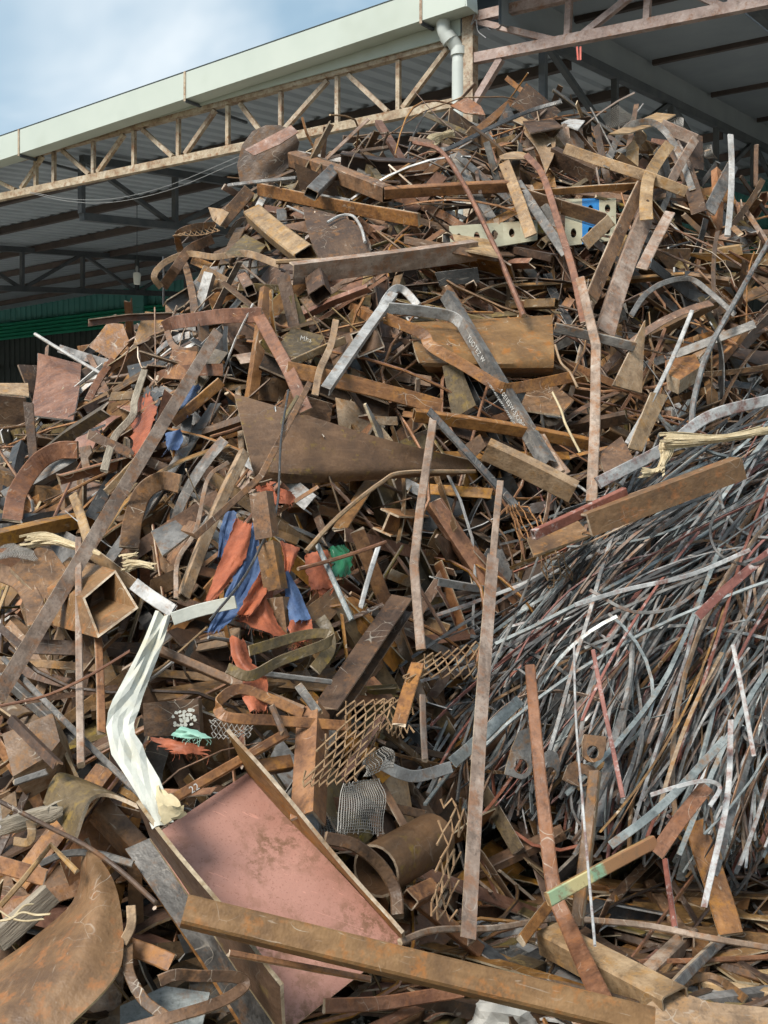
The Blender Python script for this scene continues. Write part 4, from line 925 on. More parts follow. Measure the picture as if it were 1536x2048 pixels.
loft('grey weathered beam flange with rusty edge beside the pink channel', [(250, 1698, .28), (330, 1815, .28), (410, 1930, .28), (492, 2062, .26)], [(304, 1674, .28), (385, 1790, .28), (470, 1910, .28), (566, 2062, .24)], 'mill_grey', 0.014, 10, 5, short='grey beam flange', name='beam_flange', cat='beam', edge='rust_orange')
bar('tube', 'long heavy box beam across the foot of the pink channel', (368, 1822), (1300, 2046), 57, 'rust_shield', 0.62, 0.52, roll=12, t=0.07, short='heavy box beam', bend=0.0)
bar('flat', 'thin orange bar under the heavy box beam', (458, 1906), (738, 1958), 13, 'rust_orange', 0.66, 0.56, t=0.012)
# ---- lower middle
plate('dark steel box side with peeling white paint near the crumpled white strip', [(286, 1406), (396, 1397), (401, 1470), (288, 1473)], 'rust_dark', 0.3, FACE, 0.08, 'paint-peeled box side', name='steel_box', cat='box')
bar('tube', 'brown square tube sloping to the loop of flat strip', (310, 1296), (606, 1421), 18, 'rust_brown', 0.42, roll=25, short='sloping square tube')
strip('looped flat strip in front of the sloping square tube', [(604, 1428), (540, 1398), (480, 1378), (442, 1398), (436, 1420), (462, 1436), (550, 1441), (696, 1452)], 22, 'rust_orange', 0.46, t=0.006, wdir=(0.1, 0.45, 0.9), short='flat strip loop')
bar('flat', 'chalk-marked brown bar above the pink channel', (350, 1596), (572, 1467), 20, 'rust_orange', 0.44, t=0.02, short='chalk-marked brown bar')
bar('flat', 'dark stub bar at the upper end of the chalk-marked brown bar', (544, 1414), (566, 1466), 13, 'rust_dark', 0.5)
bar('tube', 'rust tube with a bright cut end above the pink channel', (500, 1540), (580, 1526), 30, 'rust_orange', 0.36)
bar('angle', 'tall orange angle bar standing beside the expanded mesh', (627, 1424), (616, 1646), 50, 'rust_orange', 0.40, 0.44, roll=-32, t=0.08, short='tall orange angle', bend=0.0)
bar('flat', 'pale flat stub leaning on the tall orange angle', (597, 1372), (638, 1428), 18, 'mill_grey', 0.46)
bar('beam', 'heavy dark beam slanting up in the centre of the lower heap', (652, 1432), (804, 1208), 46, 'rust_dark', 0.34, short='heavy dark beam', roll=28)
strip('bent olive strip folded below the torn orange tarpaulin', [(455, 1336), (500, 1352), (560, 1322), (654, 1286), (652, 1268), (600, 1272), (498, 1302)], 21, 'rust_olive', 0.5, t=0.006, wdir=(0.15, 0.35, 0.93), short='bent olive strip')
plate('brown plate with a green paint dab right of the tarpaulin', [(609, 1218), (667, 1174), (684, 1214), (655, 1246), (622, 1240)], 'rust_brown', 0.36, RIGHTF, 0.008, 'green-dabbed plate')
strip('bent sheet strip falling below the green-dabbed plate', [(640, 1236), (655, 1262), (658, 1300), (630, 1340)], 26, 'rust_olive', 0.38)
bar('flat', 'thin pale green bar slanting over the green-dabbed plate', (635, 1090), (703, 1240), 11, 'strip_teal', 0.48, t=0.012)
strip('long tan rod rising right from the tarpaulin', [(612, 1103), (676, 1034), (762, 965), (810, 945), (950, 943)], 9, 'rust_tan', 0.52, kind='rod', name='steel_rod', cat='rod', short='long tan rod')
bar('rod', 'thin rust rod crossing the pale green bar', (596, 1138), (772, 1084), 8, 'rust_red', 0.54)
bar('flat', 'bright narrow bar hanging right of the pale green bar', (757, 1092), (722, 1212), 10, 'pale_steel', 0.4)
bar('flat', 'grey flat bar above the heavy dark beam', (520, 1346), (662, 1364), 11, 'mill_grey', 0.46)
strip('long upright tan-grey bar with slight bends in the centre', [(868, 830), (840, 1020), (828, 1130), (842, 1300)], 18, 'mauve_steel', 0.56, t=0.015, sm=False, short='upright tan-grey bar', name='flat_bar', cat='flat bar')
bar('flat', 'pale narrow bar hanging below the upright tan-grey bar', (845, 1392), (850, 1520), 13, 'mauve_steel', 0.5)
bar('flat', 'dark blue-grey bar slanting right of the brown trough plate', (858, 822), (1032, 1012), 15, 'mill_dark', 0.58, t=0.02, short='dark blue-grey bar')
bar('tube', 'tan box beam with a ragged end right of the dark blue-grey bar', (972, 898), (1148, 984), 44, 'rust_tan', 0.54, roll=-32, t=0.06, short='tan box beam')
bar('tube', 'brown bar lying behind the stencilled bar', (828, 830), (1180, 888), 24, 'rust_orange', 0.4, roll=-20)
plate('yellow-brown plate standing left of the stencilled bar', [(885, 732), (918, 724), (952, 810), (905, 838)], 'rust_olive', 0.36, FACE)
plate('dark chalk-scribbled plate right of the stencilled bar', [(1038, 818), (1058, 772), (1108, 768), (1148, 800), (1120, 830)], 'rust_brown', 0.34, UPF)
plate('folded brown plate beside the tan box beam', [(915, 900), (960, 868), (972, 892), (935, 930)], 'rust_brown', 0.4, FACE)
bar('flat', 'two-tone upper bar over the tan box beam', (1075, 862), (1120, 945), 20, 'mauve_steel', 0.5)
strip('wire twisted loosely right of the scuffed brown casing', [(1110, 690), (1122, 725), (1140, 745), (1155, 775)], 5, 'rust_tan', 0.5, kind='rod', name='twisted_wire', cat='wire')
strip('pale wire squiggle above the dark chalk-scribbled plate', [(1105, 785), (1122, 820), (1132, 850), (1160, 905)], 5, 'straw', 0.56, kind='rod', name='twisted_wire', cat='wire')
# ---- right half, middle
strip('tall grey-pink bar with a kink right of the scuffed brown casing', [(1160, 556), (1180, 640), (1192, 690), (1190, 850), (1183, 1004)], 20, 'mauve_steel', 0.62, t=0.014, sm=False, short='tall kinked bar', name='flat_bar', cat='flat bar')
plate('tall tan triangle plate right of the tall kinked bar', [(1291, 640), (1284, 786), (1226, 770)], 'rust_tan', 0.4, RIGHTF, 0.012, 'tan triangle plate', name='gusset_plate', cat='gusset')
bar('flat', 'long thin pale bar slanting right of the tan triangle plate', (1384, 622), (1253, 888), 9, 'pale_steel', 0.52, t=0.012, short='long thin pale bar')
plate('brown wedge plate at the foot of the long thin pale bar', [(1257, 896), (1284, 903), (1336, 790), (1303, 784)], 'rust_tan', 0.5, RIGHTF)
strip('long blue-grey rod falling from the right edge', [(1545, 470), (1480, 585), (1418, 700), (1390, 790), (1383, 852)], 11, 'strip_grey', 0.54, kind='rod', name='steel_rod', cat='rod', short='long blue-grey rod')
strip('arched grey strap in the shaded hollow on the right', [(1262, 632), (1290, 590), (1330, 565), (1380, 558), (1420, 585), (1470, 630)], 11, 'mill_grey', 0.42, t=0.01)
bar('flat', 'grey flat bar lying right of the tall kinked bar', (1110, 655), (1270, 694), 20, 'mill_grey', 0.5, t=0.015)
block('brown folded block right of the tan triangle plate', [(1335, 720), (1390, 708), (1402, 732), (1360, 760), (1338, 750)], 'rust_orange', 0.4, UPF, 0.08)
bar('channel', 'orange square tube lying over the top of the thin strip tangle', (1168, 1050), (1476, 936), 46, 'rust_shield', 0.95, 0.95, roll=-14, t=0.085, short='orange square tube', bend=0.0)
plate('brown plate under the left end of the orange square tube', [(1054, 1076), (1155, 1040), (1181, 1070), (1068, 1111)], 'rust_brown', 0.72, UPF, 0.012, 'brown end plate')
bar('tube', 'flaked red and white rod along the top of the orange square tube', (1066, 1070), (1250, 984), 20, 'flake_red', 0.98)
strip('flaked white bar running right from the brown cut plate', [(1196, 966), (1330, 896), (1420, 832), (1545, 798)], 24, 'flake_white', 0.8, t=0.02, short='flaked white bar')
plate('brown plate with short torch cuts beside the tall kinked bar', [(1197, 906), (1243, 872), (1269, 921), (1218, 972)], 'rust_brown', 0.62, UPF, 0.012, 'brown cut plate')
strip('long flat red bar standing in front of the thin strip tangle', [(1060, 1332, .9), (1075, 1500, .9), (1090, 1640, .85), (1108, 1780, .8), (1138, 1856, .75), (1185, 1960, .62), (1236, 2066, .5)], 24, 'rust_red', 0.8, t=0.012, short='long red bar', name='flat_bar', cat='flat bar', w2=38)
bar('flat', 'thin upper half of the tall mauve bar', (1001, 962), (985, 1130), 14, 'mauve_steel', 0.74, 0.86, t=0.01)
bar('angle', 'tall mauve angle bar standing left of the thin strip tangle', (981, 1120), (930, 1882), 28, 'mauve_steel', 0.86, 0.75, roll=24, t=0.05, short='tall mauve bar', bend=0.002)
strip('long thin bent bar crossing above the heavy box beam', [(800, 1884, .5), (870, 1860, .5), (990, 1856, .5), (1108, 1838, .62), (1200, 1842, .6), (1300, 1852, .56), (1420, 1876, .5), (1545, 1897, .4)], 13, 'mauve_steel', 0.5, t=0.014, short='long bent bar', name='flat_bar', cat='flat bar')
bar('flat', 'green and yellow banded bar leaning on the long red bar', (1096, 1799), (1307, 1684), 27, 'painted_band', 0.96, 0.86, t=0.025, roll=-15, short='banded bar')
bar('flat', 'short rust bar below the banded bar', (1042, 1882), (1096, 1812), 22, 'rust_orange', 0.66, t=0.02)
bar('flat', 'brown upright bar among the hanging strip ends', (1190, 1545), (1153, 1852), 24, 'rust_brown', 0.78, 0.55, t=0.03, short='brown upright bar')
bar('flat', 'wide orange bar leaning at the lower right', (1388, 1645), (1462, 1868), 48, 'rust_orange', 0.5, 0.4, t=0.015, short='wide leaning orange bar')
bar('tube', 'tan and grey channel leaning on the heavy box beam', (1100, 1878), (1352, 2012), 58, 'rust_tan', 0.5, 0.42, roll=-42, t=0.10, short='leaning tan channel', bend=0.0)
plate('tan flat end plate at the bottom right', [(1292, 2010), (1338, 1976), (1420, 2004), (1545, 2016), (1545, 2070), (1310, 2070)], 'rust_tan', 0.4, UPF, 0.02)
strip('curved pink-brown bar at the bottom below the pink channel', [(648, 2012), (700, 2010), (768, 2006), (860, 1992), (925, 1982)], 28, 'rust_red', 0.4, t=0.012)
bar('flat', 'brown bar end at the bottom edge below the pink channel', (735, 2062), (850, 2008), 22, 'rust_red', 0.3)
bar('flat', 'dark long bar lying on the ground at the lower right', (1200, 1860), (1545, 1962), 17, 'rust_dark', 0.16, t=0.03)
bar('flat', 'thin rust bar level on the ground at the lower right', (1240, 1926), (1545, 1914), 11, 'rust_red', 0.22, t=0.02)
bar('flat', 'grey-edged bar rising at the lower right', (1332, 1990), (1452, 1872), 20, 'mill_grey', 0.3, t=0.03)
strip('rusty hoop lying on the ground at the lower right', [(1360, 2000), (1372, 1966), (1415, 1954), (1450, 1968), (1492, 2000)], 18, 'rust_brown', 0.2)
bar('tube', 'stepped rust block row left of the tall mauve bar', (815, 1784), (958, 1902), 28, 'rust_orange', 0.42, roll=20)
bar('tube', 'short cube-like tube end beside the hanging mesh', (818, 1800), (866, 1776), 36, 'rust_orange', 0.5)
bar('flat', 'dark red bar hanging among the strip ends at the lower right', (1330, 1720), (1350, 1858), 12, 'flake_red', 0.55)
bar('pipe', 'rusty wide pipe lying right of the tall orange angle', (752, 1742), (866, 1676), 104, 'rust_smooth', 0.36, short='rusty wide pipe', bend=0.0)
strip('thick curved plate edge beside the rusty wide pipe', [(650, 1676), (708, 1690), (760, 1730), (790, 1782), (795, 1832)], 26, 'rust_dark', 0.5, t=0.03)
strip('crumpled pale strip pointing at the thin strip tangle', [(765, 1528), (800, 1546), (838, 1552), (902, 1534)], 24, 'pale_steel', 0.5, t=0.006)
bar('flat', 'orange bent flat piece hanging from the upper expanded mesh', (835, 1328), (798, 1450), 28, 'rust_orange', 0.62, t=0.008)
def holed(label, cx, cy, r, poly, off, mat='mill_grey', seed=0):
    """plate with a round torch-cut hole"""
    pts, nrm = plane_pts(poly + [(cx, cy)], off, (0.1, -0.95, 0.3)); c = pts[-1]; pts = pts[:-1]; n = 16
    rm = pxm(r, c[1]); e1 = unit(np.cross(nrm, ZV)); e2 = np.cross(e1, nrm); outer = []; inner = []
    for k in range(n):
        a = 2 * math.pi * k / n; dv = e1 * math.cos(a) + e2 * math.sin(a); inner.append(c + dv * rm); best = None
        for i in range(len(pts)):                     # ray against the outline
            A, B = pts[i] - c, pts[(i + 1) % len(pts)] - c; M_ = np.array([[dv.dot(e1), -(B - A).dot(e1)], [dv.dot(e2), -(B - A).dot(e2)]])
            if abs(np.linalg.det(M_)) < 1e-12: continue
            s, t = np.linalg.solve(M_, [A.dot(e1), A.dot(e2)])
            if s > 0 and -1e-6 <= t <= 1 + 1e-6 and (best is None or s > best): best = s
        outer.append(c + dv * (best or rm * 1.6))
    th = 0.014; V = outer + inner + [p - nrm * th for p in outer] + [p - nrm * th for p in inner]; F = []; M = []
    for k in range(n):
        j = (k + 1) % n
        F += [(k, j, n + j, n + k), (2 * n + j, 2 * n + k, 3 * n + k, 3 * n + j), (k, 2 * n + k, 2 * n + j, j), (n + j, 3 * n + j, 3 * n + k, n + k)]; M += [0, 0, 1, 1]
    o = link_mesh('holed_bracket', V, F, mats_of(mat), M); hero_done(o, label, 'bracket', None)
holed('largest grey bracket with a round hole under the thin strip tangle', 1042, 1533, 15, [(1008, 1548), (1025, 1490), (1048, 1440), (1075, 1450), (1062, 1500), (1064, 1545), (1048, 1560)], 0.52)
holed('grey bracket with a round hole right of the largest bracket', 1101, 1546, 12, [(1078, 1556), (1085, 1500), (1112, 1498), (1122, 1530), (1116, 1558)], 0.54)
holed('brown round-eyed bracket highest under the thin strip tangle', 1186, 1504, 13, [(1164, 1468), (1222, 1474), (1212, 1492), (1206, 1518), (1184, 1526), (1166, 1516)], 0.7, 'rust_brown')
holed('brown bracket with its hole low down beside the brown upright bar', 1166, 1558, 11, [(1124, 1562), (1140, 1520), (1200, 1536), (1184, 1570), (1160, 1574)], 0.6, 'rust_brown')
# ------------------------------------------------------------------ perforated panel, meshes, cloth, straw, lettering
def quad_fn(q, off):
    A, B, C_, D = [on_heap(x, y, off if len(r) == 0 else r[0]) for (x, y, *r) in q]
    return lambda u, v: (A * (1 - u) + B * u) * (1 - v) + (D * (1 - u) + C_ * u) * v
def perforated(label, q, off, nu, nv, mat, short, blue=()):
    f = quad_fn(q, off); V = []; F = []; M = []
    n = 16; nrm = unit(np.cross(f(1, 0) - f(0, 0), f(0, 1) - f(0, 0))); nrm = nrm if nrm.dot(CAM - f(0, 0)) > 0 else -nrm
    for i in range(nu):
        for j in range(nv):
            base = len(V); ou = []; inn = []
            for k in range(n):
                a = 2 * math.pi * k / n; cx, cy = math.cos(a), math.sin(a); m_ = max(abs(cx), abs(cy))
                ou.append(((i + 0.5 + 0.5 * cx / m_) / nu, (j + 0.5 + 0.5 * cy / m_) / nv)); inn.append(((i + 0.5 + 0.17 * cx) / nu, (j + 0.5 + 0.20 * cy) / nv))
            for dz in (0, 0.006):
                V += [f(*p) - nrm * dz for p in ou] + [f(*p) - nrm * dz for p in inn]
            s = 1 if (i, j) in blue else 0
            for k in range(n):
                j2 = (k + 1) % n; F += [(base + k, base + n + k, base + n + j2, base + j2), (base + 2 * n + j2, base + 3 * n + j2, base + 3 * n + k, base + 2 * n + k), (base + n + k, base + 3 * n + k, base + 3 * n + j2, base + n + j2), (base + k, base + j2, base + 2 * n + j2, base + 2 * n + k)]; M += [s] * 4
    o = link_mesh('perforated_panel', V, F, [mat, 'blue_paint'], M); hero_done(o, label, 'panel', short)
perforated('cream painted panel with round holes half buried in the upper heap', [(898, 452), (1075, 440), (1075, 480), (903, 508)], 0.12, 5, 1, 'cream_panel', 'cream panel')
perforated('cream panel end with blue painted patches beside the slanting brown bar', [(1130, 398), (1232, 396), (1232, 480), (1130, 492)], 0.16, 3, 2, 'cream_panel', 'blue-patched panel', {(1, 0), (1, 1)})
def strand(g, path, r, k=4):
    path = np.asarray(path, float); S, N = frames(path, 0); V, F, M = sweep(path, S, N, ([(math.cos(2 * math.pi * j / k) * r, math.sin(2 * math.pi * j / k) * r) for j in range(k)], [0] * k, None)); g.add(V, F, 0)
def expanded(label, q, off, nu, nv, r, mat, short, seed, name='expanded_mesh', warp=0.01, cut=0.0):
    f = quad_fn(q, off); rg = random.Random(seed); g = Geo(); ph = rg.uniform(0, 6)
    nrm = unit(np.cross(f(1, 0) - f(0, 0), f(0, 1) - f(0, 0)))
    for j in range(nv + 1):
        pts = []
        i0 = rg.choice((0, 0, 1, 2)) if cut else 0; i1 = 2 * nu - (rg.choice((0, 0, 1, 3)) if cut else 0)
        for i in range(i0, i1 + 1):
            u = i / (2 * nu); v = (j + (0.5 if (i + j) % 2 else -0.5) * 0.92) / nv
            v = min(1.02, max(-0.02, v))
            pts.append(f(u, v) + nrm * (warp * math.sin(u * 5 + v * 4 + ph) + (0.003 if i % 2 else -0.003)))
        strand(g, pts, r)
    o = g.link(name, mat); hero_done(o, label, 'mesh', short)
expanded('large rusty expanded-metal mesh leaning right of the tall orange angle', [(692, 1404), (812, 1402), (712, 1560), (588, 1574)], 0.56, 7, 9, 0.0042, 'mesh_rust', 'large expanded mesh', 1, cut=1)
expanded('upper expanded-metal mesh between the heavy dark beam and the tall mauve bar', [(846, 1312), (966, 1284), (962, 1352), (800, 1360)], 0.6, 7, 4, 0.004, 'mesh_rust', 'upper expanded mesh', 2)
expanded('stray expanded-metal end left of the upper expanded mesh', [(755, 1398), (832, 1400), (825, 1478), (772, 1462)], 0.42, 5, 4, 0.004, 'mesh_rust', None, 3, cut=1)
expanded('hanging expanded-metal mesh left of the tall mauve bar', [(884, 1600), (938, 1606), (908, 1838), (856, 1822)], 0.78, 3, 8, 0.0042, 'mesh_rust', 'hanging mesh', 4, cut=1)
expanded('orange expanded-metal piece left of the brown end plate', [(1004, 1024), (1040, 1004), (1092, 1046), (1056, 1108)], 0.64, 5, 5, 0.0042, 'mesh_orange', 'orange mesh piece', 5, cut=1)
expanded('crumpled expanded-metal piece below the brown end plate', [(1074, 1118), (1112, 1098), (1150, 1150), (1100, 1176)], 0.5, 4, 4, 0.004, 'mesh_rust', None, 6, warp=0.03)
expanded('dark rusty mesh behind the strips at the right edge', [(1462, 1560), (1560, 1530), (1560, 1716), (1458, 1672)], 0.42, 6, 8, 0.0045, 'rust_brown', None, 7, warp=0.02)
expanded('thin flat mesh lying on the left shoulder of the heap', [(345, 470), (432, 452), (440, 464), (352, 474)], 0.28, 8, 3, 0.0045, 'mesh_rust', None, 8)
expanded('coarse mesh lying in shadow under the looped strip', [(418, 1440), (510, 1438), (500, 1478), (424, 1470)], 0.30, 8, 6, 0.002, 'wire_grey', None, 9)
def woven(label, q, off, nu, nv, r, mat, seed, amp=0.02):
    f = quad_fn(q, off); rg = random.Random(seed); g = Geo(); nrm = unit(np.cross(f(1, 0) - f(0, 0), f(0, 1) - f(0, 0))); a, b, c = rg.uniform(3, 6), rg.uniform(3, 6), rg.uniform(0, 6)
    P = lambda u, v: f(u + 0.02 * math.sin(v * 9 + c), v + 0.02 * math.sin(u * 8)) + nrm * amp * (math.sin(u * a + c) + math.sin(v * b + u * 2))
    for i in range(nu + 1): strand(g, [P(i / nu, v) for v in np.linspace(rg.uniform(-.03, .06), rg.uniform(.95, 1.04), 9)], r, 3)
    for j in range(nv + 1): strand(g, [P(u, j / nv) for u in np.linspace(rg.uniform(-.03, .06), rg.uniform(.95, 1.04), 9)], r, 3)
    o = g.link('wire_cloth', mat); hero_done(o, label, 'wire mesh', None)
woven('grey woven wire cloth crumpled right of the tall orange angle', [(684, 1572), (768, 1546), (774, 1656), (664, 1672)], 0.58, 20, 22, 0.0013, 'wire_grey', 1, 0.014)
woven('flap of grey wire cloth above the crumpled wire cloth', [(736, 1508), (776, 1490), (792, 1530), (728, 1552)], 0.55, 12, 10, 0.0013, 'wire_grey', 2, 0.014)
woven('small corner of wire cloth behind the tall orange angle', [(640, 1628), (682, 1640), (690, 1684), (638, 1672)], 0.36, 10, 10, 0.0013, 'wire_grey', 3, 0.01)
woven('grey wire cloth sheet hanging over the right crest', [(1208, 232), (1236, 208), (1276, 246), (1218, 256)], 0.2, 18, 12, 0.0022, 'wire_grey', 4)
woven('torn scrap of wire cloth beside the bridging tan plate', [(1338, 240), (1366, 238), (1370, 258), (1342, 256)], 0.2, 10, 7, 0.0022, 'wire_grey', 5)
woven('torn wire cloth corner at the far right crest', [(1402, 296), (1420, 292), (1432, 320), (1408, 312)], 0.14, 8, 8, 0.0022, 'wire_grey', 6)
woven('rolled grey wire cloth at the left edge of the heap', [(-10, 1082), (52, 1080), (76, 1118), (-10, 1134)], 0.5, 26, 18, 0.0014, 'wire_grey', 7, 0.02)
# ---- torn cloth
def cloth(label, A, B, mat, off, seed, n=26, m=18, amp=0.02, folds=3.0, short=None, name='torn_tarpaulin', cat='tarpaulin', rag=0.18):
    rg = random.Random(seed); amp *= 1.25; waves = [(rg.gauss(0, 5), rg.gauss(0, 5), rg.uniform(0, 6), 1 / (1 + k * 0.35)) for k in range(7)]
    L = [smooth_path([on_heap(p[0], p[1], p[2] if len(p) > 2 else off) for p in ln], n) for ln in (A, B)]
    ph = rg.uniform(0, 6); G = np.zeros((n, m, 3)); view = unit(CAM - L[0][n // 2])
    for i in range(n):
        for j in range(m):
            u = j / (m - 1); s = i / (n - 1); e0 = rg.gauss(0, rag * 0.15) if j in (0, m - 1) else 0
            p = L[0][i] + (L[1][i] - L[0][i]) * (u + e0)
            q1 = u * folds * 2.0 + ph + s * 1.2; z = amp * (0.9 * math.sin(q1) + 0.5 * sum(q[3] * (abs(math.sin(q[0] * u + q[1] * s + q[2])) - 0.5) for q in waves)) + rg.gauss(0, amp * 0.05)
            if i in (0, n - 1): p = p + (L[0][-1] - L[0][0]) * rg.gauss(0, rag * 0.08)
            G[i, j] = p + view * z
    V, F, M = solid_grid(G, 0.0015)
    o = link_mesh(name, V, F, [mat, mat], M, smooth=True); hero_done(o, label, cat, short)
    # frayed threads along the torn lower edge
    g = Geo()
    for j in range(0, m):
        for q in range(2):
            p = G[-1, j] if q else G[rg.randrange(n), rg.choice((0, m - 1))]; dv = np.array([rg.gauss(0, .010), rg.gauss(0, .006), rg.uniform(-.03, .004)])
            strand(g, [p, p + dv * 0.5 + np.array([rg.gauss(0, .003), 0, 0]), p + dv], 0.0007, 3)
    bpy.context.view_layer.update(); iv = o.matrix_world.inverted(); g.v = [tuple(iv @ Vector(p)) for p in g.v]
    t = g.link('frayed_threads', mat, o); t['kind'] = 'stuff'
cloth('long orange tarpaulin fold hanging left of the notched upright bar', [(472, 1036), (448, 1100), (425, 1160), (410, 1202)], [(506, 1050), (492, 1110), (462, 1160), (428, 1204)], 'tarp_orange', 0.50, 1, amp=0.012, short='orange tarpaulin fold')
cloth('long blue tarpaulin strip hanging behind the orange fold', [(505, 1046), (478, 1130), (446, 1200), (414, 1262)], [(530, 1060), (526, 1140), (490, 1210), (440, 1262)], 'tarp_blue', 0.46, 2, amp=0.014, short='blue tarpaulin strip')
cloth('narrow blue frayed strip at the left of the orange fold', [(452, 1022), (440, 1060), (436, 1110)], [(474, 1024), (464, 1070), (446, 1116)], 'tarp_blue', 0.44, 3, 16, 8, 0.01)
cloth('creased orange tarpaulin piece spread below the notched upright bar', [(520, 1140), (498, 1200), (472, 1240)], [(546, 1150), (552, 1240), (600, 1292)], 'tarp_orange', 0.42, 4, amp=0.016, short='creased orange piece')
cloth('orange tarpaulin piece under the blue strip by the cream strip', [(528, 1130), (500, 1180), (474, 1228)], [(548, 1140), (530, 1190), (500, 1232)], 'tarp_orange', 0.47, 5, 16, 10, 0.014)
cloth('blue faded tarpaulin wedge right of the notched upright bar', [(566, 1150), (572, 1200), (580, 1244)], [(576, 1140), (602, 1190), (622, 1238)], 'tarp_blue', 0.47, 6, 16, 12, 0.010, short='faded blue wedge')
cloth('orange rounded scrap below the faded blue wedge', [(580, 1240), (578, 1262), (582, 1286)], [(622, 1238), (624, 1260), (616, 1282)], 'tarp_orange', 0.46, 7, 12, 12, 0.012)
cloth('orange frayed scrap at the top of the notched upright bar', [(510, 976), (516, 990), (524, 1004)], [(544, 964), (556, 990), (560, 1010)], 'tarp_orange', 0.42, 8, 10, 12, 0.014, rag=0.9)
cloth('small orange tuft right of the top of the notched upright bar', [(558, 976), (556, 990), (562, 1006)], [(586, 984), (590, 996), (584, 1010)], 'tarp_orange', 0.40, 9, 10, 10, 0.014, rag=0.6)
cloth('orange tarpaulin flap under the pale green bar', [(610, 1108), (612, 1140), (622, 1180)], [(656, 1100), (664, 1140), (662, 1176)], 'tarp_orange', 0.40, 10, 16, 14, 0.012, short='orange flap')
cloth('lower lip of orange cloth below the orange flap', [(628, 1178), (634, 1184), (642, 1190)], [(664, 1160), (668, 1172), (664, 1186)], 'tarp_orange', 0.38, 11, 8, 10, 0.010)
cloth('orange cloth strip behind the right side of the notched upright bar', [(560, 1080), (568, 1110), (570, 1150)], [(600, 1096), (590, 1120), (578, 1150)], 'tarp_orange', 0.38, 12, 12, 10, 0.012)
cloth('orange ribbon of tarpaulin hanging below the bent olive strip', [(458, 1272), (466, 1320), (486, 1350), (482, 1390), (500, 1422)], [(490, 1280), (502, 1322), (530, 1346), (536, 1382), (534, 1420)], 'tarp_orange', 0.44, 13, 22, 10, 0.014, short='hanging orange ribbon')
cloth('flat frayed orange scrap below the paint-peeled box side', [(296, 1472), (320, 1490), (352, 1506)], [(372, 1484), (400, 1490), (412, 1510)], 'tarp_orange', 0.46, 14, 14, 12, 0.010, short='flat orange scrap', rag=0.5)
cloth('mint plastic scrap above the flat orange scrap', [(342, 1470), (356, 1474), (380, 1478)], [(362, 1452), (396, 1462), (424, 1476)], 'plastic_mint', 0.5, 15, 12, 10, 0.010, name='plastic_scrap', cat='plastic')
cloth('torn orange and red cloth on the left flank beside the very long angle bar', [(276, 792), (262, 840), (266, 905)], [(300, 786), (312, 830), (290, 900)], 'tarp_orange', 0.30, 16, 18, 12, 0.02, rag=0.6, short='left flank orange cloth')
cloth('dark dirty cloth behind the left flank orange cloth', [(292, 776), (288, 800), (296, 840)], [(322, 780), (318, 810), (316, 850)], 'mill_dark', 0.28, 17, 12, 10, 0.02, rag=0.5)
cloth('pale blue cloth scrap right of the very long angle bar', [(362, 772), (352, 800), (350, 836)], [(402, 768), (388, 804), (372, 830)], 'tarp_blue', 0.30, 18, 14, 10, 0.014, rag=0.5)
cloth('blue cloth end below the brown bar slanting behind the angle bar', [(330, 866), (332, 884), (336, 900)], [(362, 858), (366, 878), (356, 900)], 'tarp_blue', 0.26, 19, 10, 8, 0.014)
cloth('crumpled dark green plastic film right of the orange flap', [(658, 1092), (664, 1118), (664, 1152)], [(690, 1090), (706, 1114), (698, 1150)], 'plastic_green', 0.40, 20, 16, 14, 0.016, name='plastic_film', cat='plastic film', rag=0.4)
# notched upright bar in the middle of the cloth
def notched():
    d = float(on_heap(545, 1130, 0.56)[1]); root_p = at_depth(545, 1130, d); segs = []
    root = empty('notched_bar', root_p); tag(root, 'brown upright angle bar with torn notches amid the orange tarpaulin', 'angle bar')
    for k, (a, b) in enumerate((((522, 984), (534, 1074)), ((536, 1088), (552, 1180)), ((555, 1198), (566, 1288)))):
        A, B = at_depth(*a, d + 0.03 * (1 - k)), at_depth(*b, d + 0.03 * (0.3 - k)); path = [A, (A + B) / 2, B]; S, N = frames(path, -30)
        V, F, M = sweep(path, S, N, prof('angle', pxm(40, d), 0.05), RH, 0.008); o = link_mesh('bar_section', np.array(V) - root_p, F, mats_of('rust_brown'), M, root); HERO.append((o, None))
    A, B = at_depth(512, 984, d + 0.05), at_depth(553, 1288, d - 0.0); path = [A, (A + B) / 2, B]; S, N = frames(path, 50); V, F, M = sweep(path, S, N, prof('flat', 0.04, 0.006), RH, 0.004); o = link_mesh('bar_web', np.array(V) - root_p, F, mats_of('rust_brown'), M, root); HERO.append((o, None))
    HERO.append((root, 'notched upright bar'))
notched()
# ---- straw, husk and sacking
def fibres(label, pts, w, off, mat, seed, name, cat, n=9, short=None):
    rg = random.Random(seed); g = Geo(); path = smooth_path([on_heap(p[0], p[1], off) for p in pts], 14); S, N = frames(path, 0); d = float(path[:, 1].mean()); wm = pxm(w, d)
    for k in range(n):
        u = (k / (n - 1) - 0.5); ph = rg.uniform(0, 6); a0, a1 = rg.randrange(0, 3), 14 - rg.randrange(0, 3)
        pp = [path[i] + S[i] * wm * (u * (0.75 + 0.35 * math.sin(i * 0.4 + 1)) + 0.03 * math.sin(i * 0.9 + ph)) + N[i] * wm * (0.30 * math.cos(u * 3.0) + 0.06 * math.sin(i + ph)) for i in range(a0, a1)]
        S2, N2 = frames(pp, rg.uniform(-40, 40)); V, F, M = sweep(pp, S2, N2, prof('flat', wm / n * 1.7, 0.004), rg, 0.01); g.add(V, F, 0)
    o = g.link(name, mat); hero_done(o, label, cat, short)
fibres('dry tan husk leaf lying over the right of the thin strip tangle', [(1318, 882), (1370, 880), (1450, 876), (1545, 858)], 28, 0.98, 'straw', 1, 'dry_husk', 'husk', 9, 'dry husk leaf')
